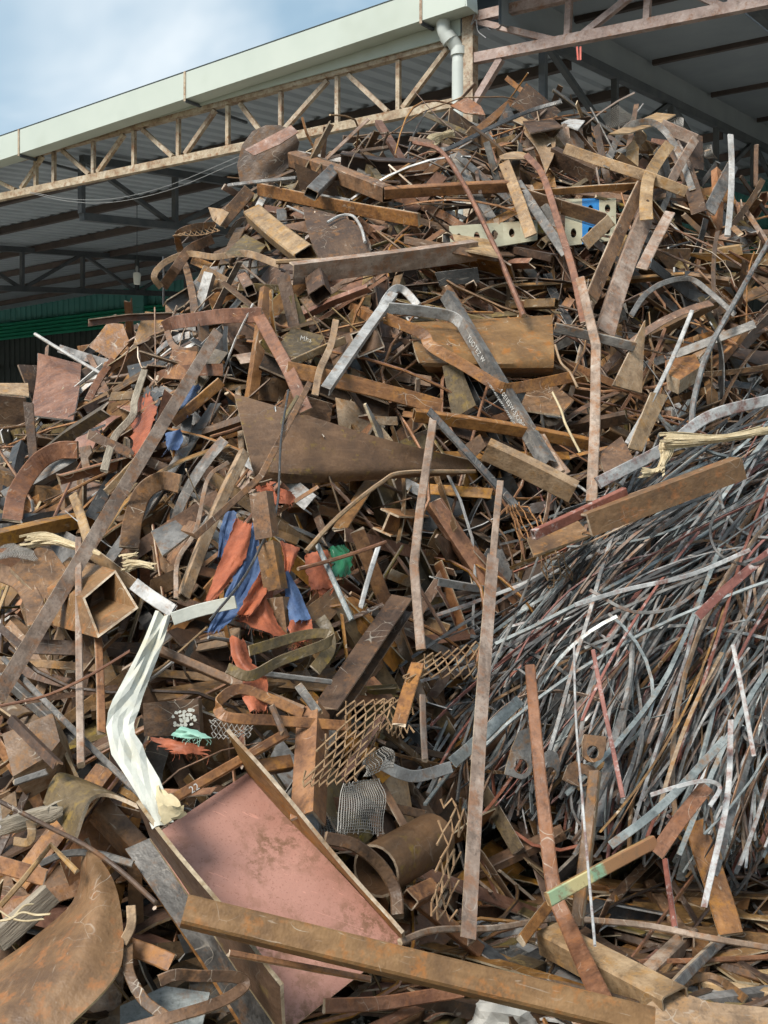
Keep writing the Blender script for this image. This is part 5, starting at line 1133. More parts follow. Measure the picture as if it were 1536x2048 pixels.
fibres('short husk stub hanging from the dry husk leaf', [(1336, 884), (1330, 915), (1318, 948)], 24, 0.9, 'straw', 2, 'dry_husk', 'husk', 7)
fibres('tan fibre tuft at the left end of the flaked white bar', [(1278, 946), (1302, 944), (1326, 936)], 16, 0.9, 'straw', 3, 'fibre_tuft', 'fibre', 7)
fibres('twisted straw sacking beside the rolled wire cloth', [(44, 1084), (96, 1078), (150, 1092), (204, 1112)], 24, 0.52, 'straw', 4, 'straw_sacking', 'sacking', 8, 'straw sacking')
fibres('pale straw bundle end beside the dark open tube', [(244, 1134), (276, 1128), (312, 1134)], 20, 0.5, 'straw', 5, 'straw_bundle', 'straw', 8)
fibres('small straw wisp above the pale straw bundle end', [(242, 1118), (262, 1112), (276, 1108)], 12, 0.48, 'straw', 6, 'straw_wisp', 'straw', 5)
fibres('straw-coloured fibres at the upper left crest', [(860, 286), (880, 274), (906, 266)], 20, 0.3, 'straw', 7, 'straw_wisp', 'straw', 6)
# ---- stencilled letters
def lettering(parent, a, b, text, size, mat, off, roll):
    A, B = on_heap(a[0], a[1], off), on_heap(b[0], b[1], off); T = unit(B - A); V = unit(CAM - (A + B) / 2); s = unit(np.cross(T, V)); nn = unit(np.cross(s, T))
    c, q = math.cos(math.radians(roll)), math.sin(math.radians(roll)); s, nn = s * c + nn * q, nn * c - s * q
    if nn.dot(V) < 0: nn, s = -nn, -s
    up = np.cross(nn, T)
    cu = bpy.data.curves.new('lettering', 'FONT'); cu.body = text; cu.size = size; cu.extrude = 0.0004; cu.align_y = 'CENTER'; cu.space_character = 1.12
    cu.materials.append(MATS[mat]); tmp = bpy.data.objects.new('letter_curve', cu); COL.objects.link(tmp); bpy.context.view_layer.update()
    me = bpy.data.meshes.new_from_object(tmp.evaluated_get(bpy.context.evaluated_depsgraph_get())); bpy.data.objects.remove(tmp); bpy.data.curves.remove(cu)
    o = bpy.data.objects.new('lettering', me); COL.objects.link(o)
    M = Matrix(((T[0], up[0], nn[0], A[0]), (T[1], up[1], nn[1], A[1]), (T[2], up[2], nn[2], A[2]), (0, 0, 0, 1)))
    bpy.context.view_layer.update(); o.parent = parent; o.matrix_parent_inverse = parent.matrix_world.inverted(); o.matrix_basis = M
    return o
LET = [lettering(tb_, (936, 672), (985, 752), 'YUOTEZ W', 0.036, 'chalk', 0.565, -30), lettering(tb_, (996, 772), (1076, 900), '7M 0E185W-5X200S', 0.032, 'chalk', 0.565, -30)]
lettering(tb_, (975, 762), (1058, 894), 'A7069-40/180RY1-STEEL-JSM', 0.024, 'chalk', 0.575, 55)
for (par, a, b, tx, sz, of) in (('chalk-marked brown bar', (380, 1582), (430, 1552), '22', 0.03, 0.47), ('yellow-chalked plate', (600, 676), (640, 684), 'Mhs', 0.035, 0.33)):
    po = [o for o, s_ in HERO if s_ == par][0]; lettering(po, a, b, tx, sz, 'chalk', of, 0)
# flaking paint patch on the dark box side
pb = [o for o, s_ in HERO if s_ == 'paint-peeled box side'][0]; rg = random.Random(8); g = Geo(); bpy.context.view_layer.update(); pbi = pb.matrix_world.inverted()
pts, nrm = plane_pts([(347, 1426), (394, 1420), (398, 1452), (352, 1458)], 0.30 + 0.004, FACE)
for i in range(7):
    for j in range(5):
        if rg.random() < 0.25: continue
        u0, v0 = i / 7 + rg.uniform(-.03, .03), j / 5 + rg.uniform(-.05, .05); q = []
        for k in range(6):
            a = k * math.pi / 3; u, v = u0 + 0.10 * math.cos(a) * rg.uniform(.5, 1.2), v0 + 0.13 * math.sin(a) * rg.uniform(.5, 1.2); q.append((pts[0] * (1 - u) + pts[1] * u) * (1 - v) + (pts[3] * (1 - u) + pts[2] * u) * v + nrm * (0.002 + 0.0007 * ((i + j) % 3)))
        g.add([tuple(pbi @ Vector(p)) for p in q], [tuple(range(6))], 0)
g.link('peeling_paint', 'cream_white', pb)
# broken concrete lump at the bottom edge
def lump(label, cx, cy, w, h, off, mat, seed, name, cat):
    rg = random.Random(seed); c = on_heap(cx, cy, off); d = c[1]; bm = bmesh.new(); bmesh.ops.create_icosphere(bm, subdivisions=3, radius=1.0); ph = [rg.uniform(0, 6) for _ in range(6)]
    for v in bm.verts:
        x, y, z = v.co; s = 1 + 0.10 * math.sin(x * 4 + ph[0]) + 0.10 * math.sin(y * 5 + ph[1]) + 0.08 * math.sin(z * 6 + ph[2]) + rg.gauss(0, 0.02)
        m_ = max(abs(x), abs(y), abs(z)); k = 0.55 + 0.45 / m_ * 1.0
        v.co = Vector((x * k * s * pxm(w, d) / 2, y * k * s * 0.12, z * k * s * pxm(h, d) / 2))
    me = bpy.data.meshes.new(name); bm.to_mesh(me); bm.free(); me.materials.append(MATS[mat]); o = bpy.data.objects.new(name, me); COL.objects.link(o); o.location = c; hero_done(o, label, cat, None)
lump('broken pale concrete lump at the bottom edge under the heavy box beam', 1010, 2040, 150, 90, 0.1, 'concrete', 3, 'concrete_lump', 'concrete')
# ================================================================== tangle of thin strips sliding down on the right
RB = random.Random(77)
BUNDLE = [(1560, 800), (1400, 880), (1260, 980), (1150, 1080), (1060, 1160), (980, 1290), (930, 1420), (905, 1530), (960, 1600), (1000, 1720), (1080, 1700), (1180, 1690), (1260, 1720), (1360, 1760), (1560, 1680)]
def inside(x, y, poly):
    c = False; j = len(poly) - 1
    for i in range(len(poly)):
        (xi, yi), (xj, yj) = poly[i], poly[j]
        if (yi > y) != (yj > y) and x < (xj - xi) * (y - yi) / (yj - yi) + xi: c = not c
        j = i
    return c
def bulge(x, y):                                      # how far the tangle stands out of the heap
    a = min(1.0, max(0.0, (x - 930) / 260.0)); b = min(1.0, max(0.0, (y - 860) / 200.0)); c = min(1.0, max(0.0, (1900 - y) / 220.0)); return 0.12 + 0.42 * a * b * (0.4 + 0.6 * c)
def flow(x, y): return 26 + 40 * min(1, max(0, (y - 880) / 720.0)) + 14 * min(1, max(0, (x - 1250) / 250.0)) * min(1, max(0, (y - 1000) / 300.0)) - 8 * min(1, max(0, (1150 - x) / 250.0)) * min(1, max(0, (1500 - y) / 200.0))
def strip_geo(lo, hi, wr=(0.006, 0.019), wild=0.15, Lr=(260, 900)):
    while True:
        x, y = RB.uniform(900, 1600), RB.uniform(790, 1740)
        if inside(x, y, BUNDLE): break
    L = RB.uniform(*Lr) * (0.55 if RB.random() < 0.25 else 1.0); da = RB.gauss(0, 12); curl = RB.gauss(0, 12); wildish = RB.random() < wild
    if wildish: da += RB.uniform(-75, 75); curl = RB.gauss(0, 60); L *= 0.7
    seg = L / 10; line = [(x, y)]
    for s in (1, -1):                                  # follow the fall of the tangle both ways
        px, py = x, y; out = []
        for k in range(5):
            r = math.radians(flow(px, py) + da + s * curl * (k + 1) / 5); px -= s * math.cos(r) * seg; py += s * math.sin(r) * seg; out.append((px, py))
        line = line + out if s == 1 else out[::-1] + line
    low = max(q[1] for q in line); lim = 1600 + max(0, min(1, (line[-1][0] - 950) / 420)) * 150 + RB.uniform(-90, 50)
    if low > lim: line = [(u + (low - lim) * 0.6, v - (low - lim)) for u, v in line]
    o = RB.uniform(lo, hi); tilt = RB.gauss(0, 0.08); n = len(line)
    D = np.array([mound_d(u, v) - bulge(u, v) - o - tilt * (i / (n - 1) - 0.5) for i, (u, v) in enumerate(line)])
    D = np.polyval(np.polyfit(np.arange(n), D, 3), np.arange(n))
    P = np.array([at_depth(u, v, d) for (u, v), d in zip(line, D)]); P[:, 2] = np.maximum(P[:, 2], 0.03)
    path = smooth_path(P, 12); S, N = frames(path, RB.uniform(-75, 75)); w = RB.uniform(*wr); t = RB.choice((0.003, 0.004, w * 0.7))
    if RB.random() < 0.07: w *= 1.9; t = 0.004
    V, F, M = sweep(path, S, N, ([(-w / 2, -t / 2), (w / 2, -t / 2), (w / 2, t / 2), (-w / 2, t / 2)], [0, 1, 0, 1], None), RB, 0.002)
    return V, F, M, (x, y), curl, (np.linalg.norm(path[-1] - path[0]), w)
BM = [('flake_white', 16, 'white-flaked'), ('flake_red', 12, 'red paint-flaked'), ('strip_grey', 38, 'dull grey'), ('strip_teal', 26, 'blue-grey'), ('mauve_steel', 12, 'mauve-brown'), ('mill_dark', 16, 'blackened'), ('rust_brown', 14, 'rust-brown')]
BMW = [b[1] for b in BM]
# the deep layers, joined
deep = {}
for k in range(900):
    V, F, M, *_ = strip_geo(-0.55, -0.12); mt = RB.choices(BM, BMW)[0][0]; deep.setdefault(mt, Geo()).add(V, F, M)
gg = Geo(); mats_ = []
for i, (mt, g) in enumerate(deep.items()):
    k = len(gg.v); gg.v += g.v; gg.f += [tuple(q + k for q in f) for f in g.f]; gg.m += [i] * len(g.f); mats_.append(mt)
o = gg.link('strip_tangle', mats_); tag(o, 'matted mass of thin steel strips under the loose strips on the right', 'steel strips', None, 'stuff')
STRIPS = []
for k in range(280):
    V, F, M, pos, curl, L = strip_geo(-0.14, 0.10, wild=0.14); mt, _, word = RB.choices(BM, BMW)[0]
    o = link_mesh('thin_strip', V, F, [mt, mt], M); o['category'] = 'thin strip'; o['group'] = 'thin strips sliding down the right side'
    STRIPS.append((o, word, pos, curl, L))
# single strips one can follow with the eye
for (lab, pts, w, mt, of) in (
    ('red and white flaked rod hanging between the brackets and the brown upright bar', [(1186, 1300), (1205, 1400), (1222, 1480), (1246, 1596)], 9, 'flake_red', 0.98),
    ('white-flaked rod hanging near the right edge', [(1466, 1290), (1486, 1390), (1508, 1512)], 9, 'flake_white', 0.92),
    ('thin white wire hanging right of the long red bar', [(1148, 1290), (1152, 1440), (1168, 1640), (1190, 1892)], 5, 'flake_white', 0.98),
    ('long white-flaked bar dropping to the wide leaning orange bar', [(1462, 1440), (1454, 1600), (1408, 1814)], 12, 'flake_white', 0.86),
    ('broad blue-grey strip slanting across the hanging strip ends', [(1222, 1690), (1300, 1632), (1366, 1570), (1450, 1478)], 17, 'strip_teal', 0.92),
    ('rust flat bar slanting at the lower right of the strip tangle', [(1312, 1708), (1360, 1640), (1414, 1572)], 30, 'rust_red', 0.86),
    ('pale hooked strip above the rust flat bar', [(1302, 1590), (1360, 1572), (1410, 1562), (1440, 1575), (1420, 1612)], 9, 'flake_white', 0.92),
    ('red-brown flat strip crossing the right edge of the tangle', [(1395, 1234), (1450, 1180), (1545, 1100)], 18, 'flake_red', 0.9),
    ('brown strip rising left out of the tangle to the tall mauve bar', [(905, 1525), (940, 1495), (985, 1452), (1040, 1400)], 24, 'strip_teal', 0.72),
    ('grey strip curving like a hoop in the upper tangle', [(1180, 1180), (1260, 1222), (1340, 1218), (1400, 1180)], 7, 'strip_grey', 0.92),
    ('dark thin hoop at the right of the upper tangle', [(1440, 1010), (1420, 1060), (1440, 1110), (1500, 1130), (1545, 1110)], 6, 'mill_dark', 0.9),
    ('pale strip lying level over the upper tangle', [(1150, 1210), (1250, 1180), (1380, 1150), (1500, 1100)], 9, 'flake_white', 0.95)):
    strip(lab, pts, w, mt, of, t=0.006, name='thin_strip', cat='thin strip')['group'] = 'thin strips sliding down the right side'

# ================================================================== loose scrap filling the heap
bpy.context.view_layer.update()
CELL = 6
ZW, ZH = int(W0 / CELL) + 40, int(H0 / CELL) + 40
zbuf = np.full((ZH, ZW), 99.0)
def splat(P):
    P = np.asarray(P); P = P[P[:, 1] > 0.5]; x, y = to_px(P); i = np.floor(x / CELL).astype(int) + 20; j = np.floor(y / CELL).astype(int) + 20
    ok = (i >= 0) & (i < ZW) & (j >= 0) & (j < ZH); np.minimum.at(zbuf, (j[ok], i[ok]), P[ok, 1])
def surf_points(o):
    me = o.data; me.calc_loop_triangles(); n = len(me.vertices); co = np.empty(n * 3); me.vertices.foreach_get('co', co); co = co.reshape(-1, 3)
    mw = np.array(o.matrix_world); co = co @ mw[:3, :3].T + mw[:3, 3]; t = np.empty(len(me.loop_triangles) * 3, int); me.loop_triangles.foreach_get('vertices', t); t = t.reshape(-1, 3)
    A, B, C_ = co[t[:, 0]], co[t[:, 1]], co[t[:, 2]]; out = []
    e = np.maximum(np.linalg.norm(B - A, axis=1), np.linalg.norm(C_ - A, axis=1)); m = np.clip((e * FPX / 4 / (CELL * 0.8)).astype(int) + 1, 1, 90)
    for k in np.unique(m):
        s = m == k; u, v = np.meshgrid(np.linspace(0, 1, k + 1), np.linspace(0, 1, k + 1)); q = (u + v) <= 1.0001; u, v = u[q], v[q]
        out.append((A[s][:, None] * (1 - u - v)[None, :, None] + B[s][:, None] * u[None, :, None] + C_[s][:, None] * v[None, :, None]).reshape(-1, 3))
    return np.vstack(out)
for o, s_ in HERO:
    if o.type == 'MESH': splat(surf_points(o))
for st in STRIPS[::1]: splat(surf_points(st[0]))
# prototypes: alike pieces share their mesh
RP = random.Random(5)
def proto_mesh(kind, L, w, t, mat, variant):
    X = np.array([1.0, 0, 0]); n = 5; b = RP.gauss(0, 0.012 if variant % 3 else 0.06) * L
    if kind == 'plate':
        k = RP.choice((4, 4, 4, 5, 5, 6)); pts = []
        for i in range(k):
            a = 2 * math.pi * (i + 0.5) / k + RP.uniform(-.16, .16); m_ = max(abs(math.cos(a)), abs(math.sin(a))) if k == 4 else 0.9
            pts.append(np.array([math.cos(a) / m_ * L / 2 * RP.uniform(.8, 1.05), math.sin(a) / m_ * w / 2 * RP.uniform(.8, 1.05), 0]))
        if variant % 3 == 0:                           # torch-cut notch and ragged side
            i = RP.randrange(len(pts)); A_, B_ = pts[i], pts[(i + 1) % len(pts)]; q = RP.uniform(.25, .5); dpt = RP.uniform(.15, .4)
            pts[i + 1:i + 1] = [A_ + (B_ - A_) * q, (A_ + (B_ - A_) * (q + .05)) * (1 - dpt), (A_ + (B_ - A_) * (q + .2)) * (1 - dpt), A_ + (B_ - A_) * (q + .24)]
        V, F, M = slab(pts, np.array([0, 0, 1.0]), t)
    elif kind == 'gusset':
        pts = [np.array([-L / 2, -w / 2, 0]), np.array([L / 2, -w / 2 * RP.uniform(.7, 1), 0]), np.array([L / 2 * RP.uniform(.6, 1), -w * 0.3, 0]), np.array([-L / 2 + L * RP.uniform(0, .3), w / 2, 0]), np.array([-L / 2, w / 2 * RP.uniform(.8, 1), 0])]
        V, F, M = slab(pts, np.array([0, 0, 1.0]), t)
    elif kind == 'bent':
        c1, c2 = RP.uniform(-1.1, 1.1), RP.uniform(-2.2, 2.2); pts = [np.zeros(3)]; a = 0
        tw = RP.uniform(-0.9, 0.9)
        for i in range(11):
            a += (c1 + c2 * (i / 10 - 0.4)) / 6; pts.append(pts[-1] + np.array([math.cos(a), 0, math.sin(a)]) * L / 11)
        path = np.array(pts) - np.mean(pts, axis=0); S = []; N = []
        for i in range(len(path)):
            T = unit(path[min(i + 1, 11)] - path[max(i - 1, 0)]); s = unit(np.array([0, 1.0, 0]) + np.array([0, 0, 1.0]) * tw * (i / 11 - 0.5)); s = unit(s - T * s.dot(T)); S.append(s); N.append(np.cross(s, T))
        V, F, M = sweep(path, S, N, ([(-w / 2, -t / 2), (w / 2, -t / 2), (w / 2, t / 2), (-w / 2, t / 2)], [0, 1, 0, 1], None), RP, 0.004)
    elif kind == 'curved':
        R_, C_ = 9, 3; G = []; k = RP.uniform(1.0, 2.4)
        for i in range(R_):
            a = (i / (R_ - 1) - 0.5) * k; G.append([np.array([math.sin(a) * L / k, (j / (C_ - 1) - 0.5) * w * (1 - 0.2 * i / R_), math.cos(a) * L / k - L / k]) for j in range(C_)])
        V, F, M = solid_grid(np.array(G), t)
    else:
        if kind == 'rod': b = RP.gauss(0, 0.09) * L; b2 = RP.gauss(0, 0.05) * L
        path = [X * (u - 0.5) * L + np.array([0, b * 0.5, b]) * math.sin(u * math.pi) + (np.array([0, b2, b2 * 0.4]) * math.sin(u * 2 * math.pi) if kind == 'rod' else 0) for u in np.linspace(0, 1, 3 if kind in ('tube', 'pipe', 'beam') else 9 if kind == 'rod' else n)]
        if kind == 'flat' and variant % 4 == 1:      # a kinked bar
            kk = RP.uniform(0.25, 0.75); path = [X * (u - 0.5) * L + np.array([0, 0, max(0, u - kk) * L * RP.choice((-.7, .5, .9))]) for u in (0, kk - .04, kk + .02, 1)]
        S = [np.array([0, 1.0, 0])] * len(path); N = [np.array([0, 0, 1.0])] * len(path)
        V, F, M = sweep(path, S, N, prof(kind, w, t), RP, 0.008 if kind in ('flat', 'angle', 'channel') else 0.0)
    me = bpy.data.meshes.new('scrap'); me.from_pydata([tuple(v) for v in V], [], [tuple(int(i) for i in f) for f in F])
    for m in mats_loose(mat): me.materials.append(MATS[m])
    me.polygons.foreach_set('material_index', M)
    if kind in ('pipe', 'rod', 'curved'):
        me.polygons.foreach_set('use_smooth', [True] * len(M)); me.set_sharp_from_angle(angle=math.radians(40))
    me.update()
    co = np.array(V); f4 = [co[list(f)].mean(0) for f in F]; ed = [co[f[i]] * a + co[f[(i + 1) % len(f)]] * (1 - a) for f in F for i in range(len(f)) for a in (0.2, 0.4, 0.6, 0.8)]
    return me, np.vstack([co, np.array(f4), np.array(ed)])
PAL = {'rust_dark': (20, 'dark brown'), 'rust_brown': (32, 'brown'), 'rust_orange': (17, 'orange-rust'), 'rust_red': (11, 'red-brown'), 'rust_tan': (6, 'tan'), 'mill_grey': (9, 'grey'), 'mauve_steel': (6, 'mauve-brown'), 'mill_dark': (7, 'blackish'), 'pale_steel': (4, 'pale grey'), 'rust_olive': (7, 'olive-brown')}
KIND = {  # name, words, count, length range, width range, thickness
    'flat':    ('flat_bar', 'flat bar', 270, (0.40, 1.40), (0.018, 0.060), (0.006, 0.014)),
    'plate':   ('steel_plate', 'plate', 150, (0.20, 0.58), (0.12, 0.32), (0.006, 0.012)),
    'angle':   ('angle_bar', 'angle bar', 265, (0.45, 1.35), (0.030, 0.065), (0.030, 0.06)),
    'tube':    ('box_tube', 'box tube', 60, (0.30, 1.00), (0.035, 0.075), (0.030, 0.06)),
    'channel': ('channel_bar', 'channel', 80, (0.30, 1.00), (0.045, 0.11), (0.03, 0.05)),
    'bent':    ('bent_strip', 'bent strip', 268, (0.55, 1.60), (0.014, 0.050), (0.004, 0.006)),
    'gusset':  ('gusset_plate', 'gusset', 85, (0.16, 0.46), (0.10, 0.24), (0.008, 0.014)),
    'rod':     ('steel_rod', 'rod', 285, (0.6, 1.9), (0.007, 0.016), (0.01, 0.02)),
    'curved':  ('curved_plate', 'curved plate', 75, (0.22, 0.55), (0.08, 0.22), (0.006, 0.010)),
    'beam':    ('steel_beam', 'beam', 25, (0.30, 0.80), (0.06, 0.10), (0.06, 0.11)),
}
PROTO = {}
for kd, (nm, wd, cnt, Lr, wr, tr_) in KIND.items():
    lst = []
    for v in range(30 if cnt > 100 else 16):
        mt = RP.choices(list(PAL), [PAL[k][0] for k in PAL])[0]; L, w, t = RP.uniform(*Lr), RP.uniform(*wr), RP.uniform(*tr_)
        if kd == 'flat' and RP.random() < 0.35: w *= 0.6
        lst.append((*proto_mesh(kd, L, w, t, mt, v), L, mt))
    PROTO[kd] = lst
RF = random.Random(2024)
hits = [(int(i), int(j)) for j, i in np.argwhere(HIT) if -60 < gx[i] < 1600 and gy[j] < 2120 and gy[j] > 0]
wts = np.array([mound_d(gx[i], gy[j]) ** 1.3 * (0.25 if inside(gx[i], gy[j], BUNDLE) else 1.0) * (2.6 if gy[j] > 1730 and gx[i] > 850 else 1.0) for i, j in hits]); cum = np.cumsum(wts)
def sample_px():
    r = RF.uniform(0, cum[-1]); i, j = hits[int(np.searchsorted(cum, r))]; return gx[i] + RF.uniform(0, GX), gy[j] + RF.uniform(0, GY)
HOLLOW = [(415, 870, 85, 110, .38), (690, 1000, 190, 38, .30), (860, 590, 130, 40, .30), (1330, 640, 160, 70, .35), (745, 1150, 70, 80, .34), (620, 560, 90, 40, .22), (1130, 1720, 150, 50, .25), (900, 1440, 70, 60, .30), (240, 1240, 60, 50, .25), (430, 1560, 90, 40, .28), (1000, 700, 260, 30, .2), (330, 1760, 60, 70, .3), (880, 1180, 60, 90, .3), (140, 1380, 110, 40, .25), (1240, 560, 60, 60, .25), (1060, 1250, 60, 60, .3)]
def hollow(px, py): return max([0.0] + [d * max(0.0, 1 - ((px - x) / a) ** 2 - ((py - y) / b) ** 2) ** 0.5 for x, y, a, b, d in HOLLOW])
def pose(px, py, off, spread_=24):
    off = off - hollow(px, py)
    p = on_heap(px, py, off); n = heap_normal(p[0], p[1])
    if heap_z(p[0], p[1]) < 0.10 and px > 800:         # bare ground: lies flat
        p = on_heap(px, py, 0.0); p[2] = RF.uniform(0.02, 0.10); n = unit(np.array([RF.gauss(0, .05), RF.gauss(0, .05), 1.0])); ax = unit(np.cross(n, (RF.gauss(0, 1), RF.gauss(0, 1), 0.0))); s = np.cross(n, ax); return p, ax, s, n
    n = unit(n + np.array([RF.gauss(0, .28), RF.gauss(0, .28), RF.gauss(0, .28)]))
    t1 = unit(np.cross(n, (0.3, 1, 0.2))); t2 = np.cross(n, t1); a = RF.uniform(0, math.pi); ax = t1 * math.cos(a) + t2 * math.sin(a)
    tl = math.radians(RF.gauss(0, spread_ * 0.6)); ax = unit(ax * math.cos(tl) + n * math.sin(tl)); s = unit(np.cross(n, ax)); nn = np.cross(ax, s)
    rl = RF.gauss(0, 0.75); c, q = math.cos(rl), math.sin(rl); s, nn = s * c + nn * q, nn * c - s * q
    return p, ax, s, nn
def mat_of(p, ax, s, nn, sc): return Matrix(((ax[0] * sc, s[0], nn[0], p[0]), (ax[1] * sc, s[1], nn[1], p[1]), (ax[2] * sc, s[2], nn[2], p[2]), (0, 0, 0, 1)))
FILL = []
order = [kd for kd in KIND for _ in range(KIND[kd][2])]; RF.shuffle(order)
for kd in order:
    nm, wd = KIND[kd][:2]
    for attempt in range(14):
        px, py = sample_px()
        if kd in ('plate', 'curved', 'beam', 'tube') and px > 1050 and 470 < py < 900 and RF.random() < 0.6: continue
        me, smp, L, mt = RF.choice(PROTO[kd]); d = mound_d(px, py); off = RF.uniform(-0.26, 0.10); sc = RF.uniform(0.85, 1.25) * (0.92 + 0.2 * min(1, (d - 3.5) / 5)); wsc = RF.uniform(0.9, 1.25)
        p, ax, s, nn = pose(px, py, off); R = np.column_stack([ax * sc, s * wsc, nn * wsc]); Q = smp @ R.T + p
        ok = False
        for push in (0, 0.10, 0.2):
            QQ = Q + np.array([0, push, 0.0]); x, y = to_px(QQ); i = np.clip((x / CELL).astype(int) + 20, 0, ZW - 1); j = np.clip((y / CELL).astype(int) + 20, 0, ZH - 1)
            bad = QQ[:, 1] < zbuf[j, i] - 0.01
            # nothing may float over the sky or stick far out of the heap
            hz = QQ[:, 2] - heap_z(QQ[:, 0], QQ[:, 1])
            if (bad & (zbuf[j, i] < 50)).mean() < 0.03 and hz.max() < 0.42 and QQ[:, 2].min() > -0.08: ok = True; break
        if ok: break
    if not ok: continue
    p = p + np.array([0, push, 0]); o = bpy.data.objects.new(nm, me); COL.objects.link(o); o.matrix_world = mat_of(p, ax, s * wsc, nn * wsc, sc)
    o['category'] = wd; o['group'] = wd + ' pieces lying loose on the heap'
    FILL.append((o, kd, wd, PAL[mt][1], p, ax, L * sc))
# deeper pieces, joined: what shows only as slivers between the loose ones
gg = Geo(); mlist = list(PAL) + ['cut_edge', 'cut_dark']; mi = {m: i for i, m in enumerate(mlist)}
for k in range(1500):
    kd = RF.choice(('flat', 'flat', 'plate', 'angle', 'bent', 'rod', 'channel', 'gusset')); me, smp, L, mt = RF.choice(PROTO[kd]); px, py = sample_px(); p, ax, s, nn = pose(px, py, RF.uniform(-0.80, -0.34), 12); R = np.column_stack([ax * 0.9, s, nn])
    n = len(me.vertices); co = smp[:n] @ R.T + p
    if co[:, 2].min() < -0.03: continue
    Q = smp @ R.T + p; x, y = to_px(Q); i = np.clip((x / CELL).astype(int) + 20, 0, ZW - 1); j = np.clip((y / CELL).astype(int) + 20, 0, ZH - 1)
    if (Q[:, 1] < zbuf[j, i] - 0.01).mean() > 0.02 and (zbuf[j, i][Q[:, 1] < zbuf[j, i] - 0.01] < 50).mean() > 0.02: continue
    ms = [mi[MATS_.name] if MATS_.name in mi else 0 for MATS_ in me.materials]
    k0 = len(gg.v); gg.v += [tuple(c) for c in co]
    for pol in me.polygons: gg.f.append(tuple(v + k0 for v in pol.vertices)); gg.m.append(ms[pol.material_index])
o = gg.link('buried_scrap', mlist); tag(o, 'rusty scrap buried between and under the loose pieces of the heap', 'scrap', None, 'stuff')
print('FILL', len(FILL), 'HERO', len(HERO), 'STRIPS', len(STRIPS))

# ------------------------------------------------------------------ labels that place each loose piece
bpy.context.view_layer.update()
LM = []
for o, s_ in HERO:
    if not s_: continue
    if o.type == 'MESH':
        P = np.array([o.matrix_world @ Vector(c) for c in o.bound_box])
    else:
        P = np.vstack([[c.matrix_world @ Vector(q) for q in c.bound_box] for c in o.children])
    x, y = to_px(P); LM.append((s_, (x.min() + x.max()) / 2, (y.min() + y.max()) / 2, max(30, (x.max() - x.min()) / 2), max(30, (y.max() - y.min()) / 2)))
used = {}
def place_words(x, y, skip=0):
    best = sorted(((math.hypot((x - a) / (1 + 0.4 * w / 60), (y - b) / (1 + 0.4 * h / 60)), s_, a, b, w, h) for s_, a, b, w, h in LM))[skip]
    _, s_, a, b, w, h = best; dx, dy = x - a, y - b
    if abs(dx) / w < 0.5 and abs(dy) / h < 0.5: rel = 'near the middle of the'
    elif abs(dy) > abs(dx) * 0.8: rel = 'above the' if dy < 0 else 'below the'
    else: rel = 'left of the' if dx < 0 else 'right of the'
    return rel + ' ' + s_
def unique_label(variants):
    for v in variants:
        if v not in used: used[v] = 1; return v
    used[variants[-1]] += 1; return variants[-1]
for o, kd, wd, cw, p, ax, L in FILL:
    x, y = to_px(p); long_kind = kd in ('flat', 'angle', 'tube', 'channel', 'bent', 'rod', 'beam')
    size = ('short ' if L < 0.42 else 'long ' if L > 0.8 else '') if long_kind else ('small ' if L < 0.24 else 'large ' if L > 0.36 else '')
    e = to_px(p + ax * 0.1); dx, dy = e[0] - x, e[1] - y; a = math.degrees(math.atan2(abs(dy), abs(dx))); tilt = 'level' if a < 22 else 'steep' if a > 66 else ('rising rightward' if dx * dy < 0 else 'falling rightward')
    way = (' lying ' if tilt == 'level' else ' standing ' if tilt == 'steep' else ' ' + tilt + ' ') if long_kind else ' '
    q = size + cw + ' ' + wd
    o['label'] = unique_label([q + way + place_words(x, y), q + way + place_words(x, y, 1), q + way + place_words(x, y, 2), q + way + place_words(x, y, 3), q + way + place_words(x, y, 4), q + way + place_words(x, y, 5)])
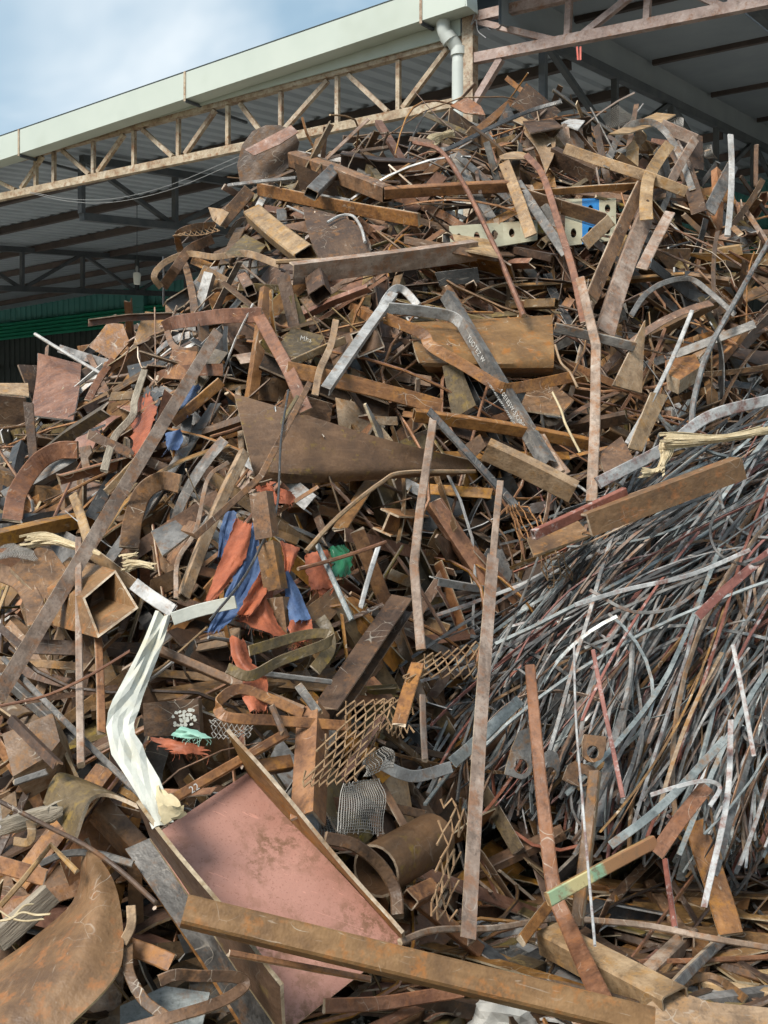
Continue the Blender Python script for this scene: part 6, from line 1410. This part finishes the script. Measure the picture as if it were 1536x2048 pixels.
for o, word, (x, y), curl, L in STRIPS:
    L, w = L; fat = 'broad ' if w > 0.0165 else 'fine ' if w < 0.0095 else ''
    sh = 'curling' if abs(curl) > 28 else 'bowed' if abs(curl) > 10 else 'straight'; size = 'short ' if L < 0.45 else 'long ' if L > 0.85 else ''
    zone = 'upper part of' if y < 1100 else 'middle of' if y < 1400 else 'lower part of'
    o['label'] = unique_label([size + fat + word + ' ' + sh + ' thin strip ' + place_words(x, y, k) for k in range(9)])

# ------------------------------------------------------------------ grass, weeds and gravel on the bare ground
RG = random.Random(9); gg = Geo()
for k in range(6000):
    px, py = RG.uniform(760, 1560), RG.uniform(1820, 2060)
    if RG.random() < 0.5 and not (px < 950 or (1240 < px < 1420)): continue
    d = EYE * FPX / (py - 1024); x, y = (px - 768) / FPX * d, d
    if math.sin(x * 9) + math.sin(y * 11 + x * 5) < 0.0: continue
    h = RG.uniform(0.012, 0.055); a = RG.uniform(0, 6.28); w = RG.uniform(0.0012, 0.003); lx, ly = RG.gauss(0, h * .5), RG.gauss(0, h * .5); c, s = math.cos(a) * w, math.sin(a) * w; z0 = -0.03
    gg.add([(x - c, y - s, z0), (x + c, y + s, z0), (x + lx * .5 + c * .7, y + ly * .5 + s * .7, z0 + h * .7), (x + lx * .5 - c * .7, y + ly * .5 - s * .7, z0 + h * .7), (x + lx, y + ly, z0 + h)], [(0, 1, 2, 3), (3, 2, 4)], 0)
o = gg.link('grass', ['grass']); tag(o, 'sparse short grass and weeds on the soil below the heap', 'grass', None, 'stuff')
gg = Geo()
for k in range(2600):
    px, py = RG.uniform(700, 1580), RG.uniform(1800, 2080); d = EYE * FPX / (py - 1024); x, y = (px - 768) / FPX * d, d; r = RG.uniform(0.003, 0.013) ; z = -0.012; V = []
    for (a, b, c) in ((1, 0, 0), (-1, 0, 0), (0, 1, 0), (0, -1, 0), (0, 0, 1), (0, 0, -1)): V.append((x + a * r * RG.uniform(.7, 1.3), y + b * r * RG.uniform(.7, 1.3), z + c * r * RG.uniform(.5, .9)))
    gg.add(V, [(0, 2, 4), (2, 1, 4), (1, 3, 4), (3, 0, 4), (2, 0, 5), (1, 2, 5), (3, 1, 5), (0, 3, 5)], 0)
o = gg.link('gravel', ['pebble']); tag(o, 'loose gravel and crumbs scattered on the soil below the heap', 'gravel', None, 'stuff')
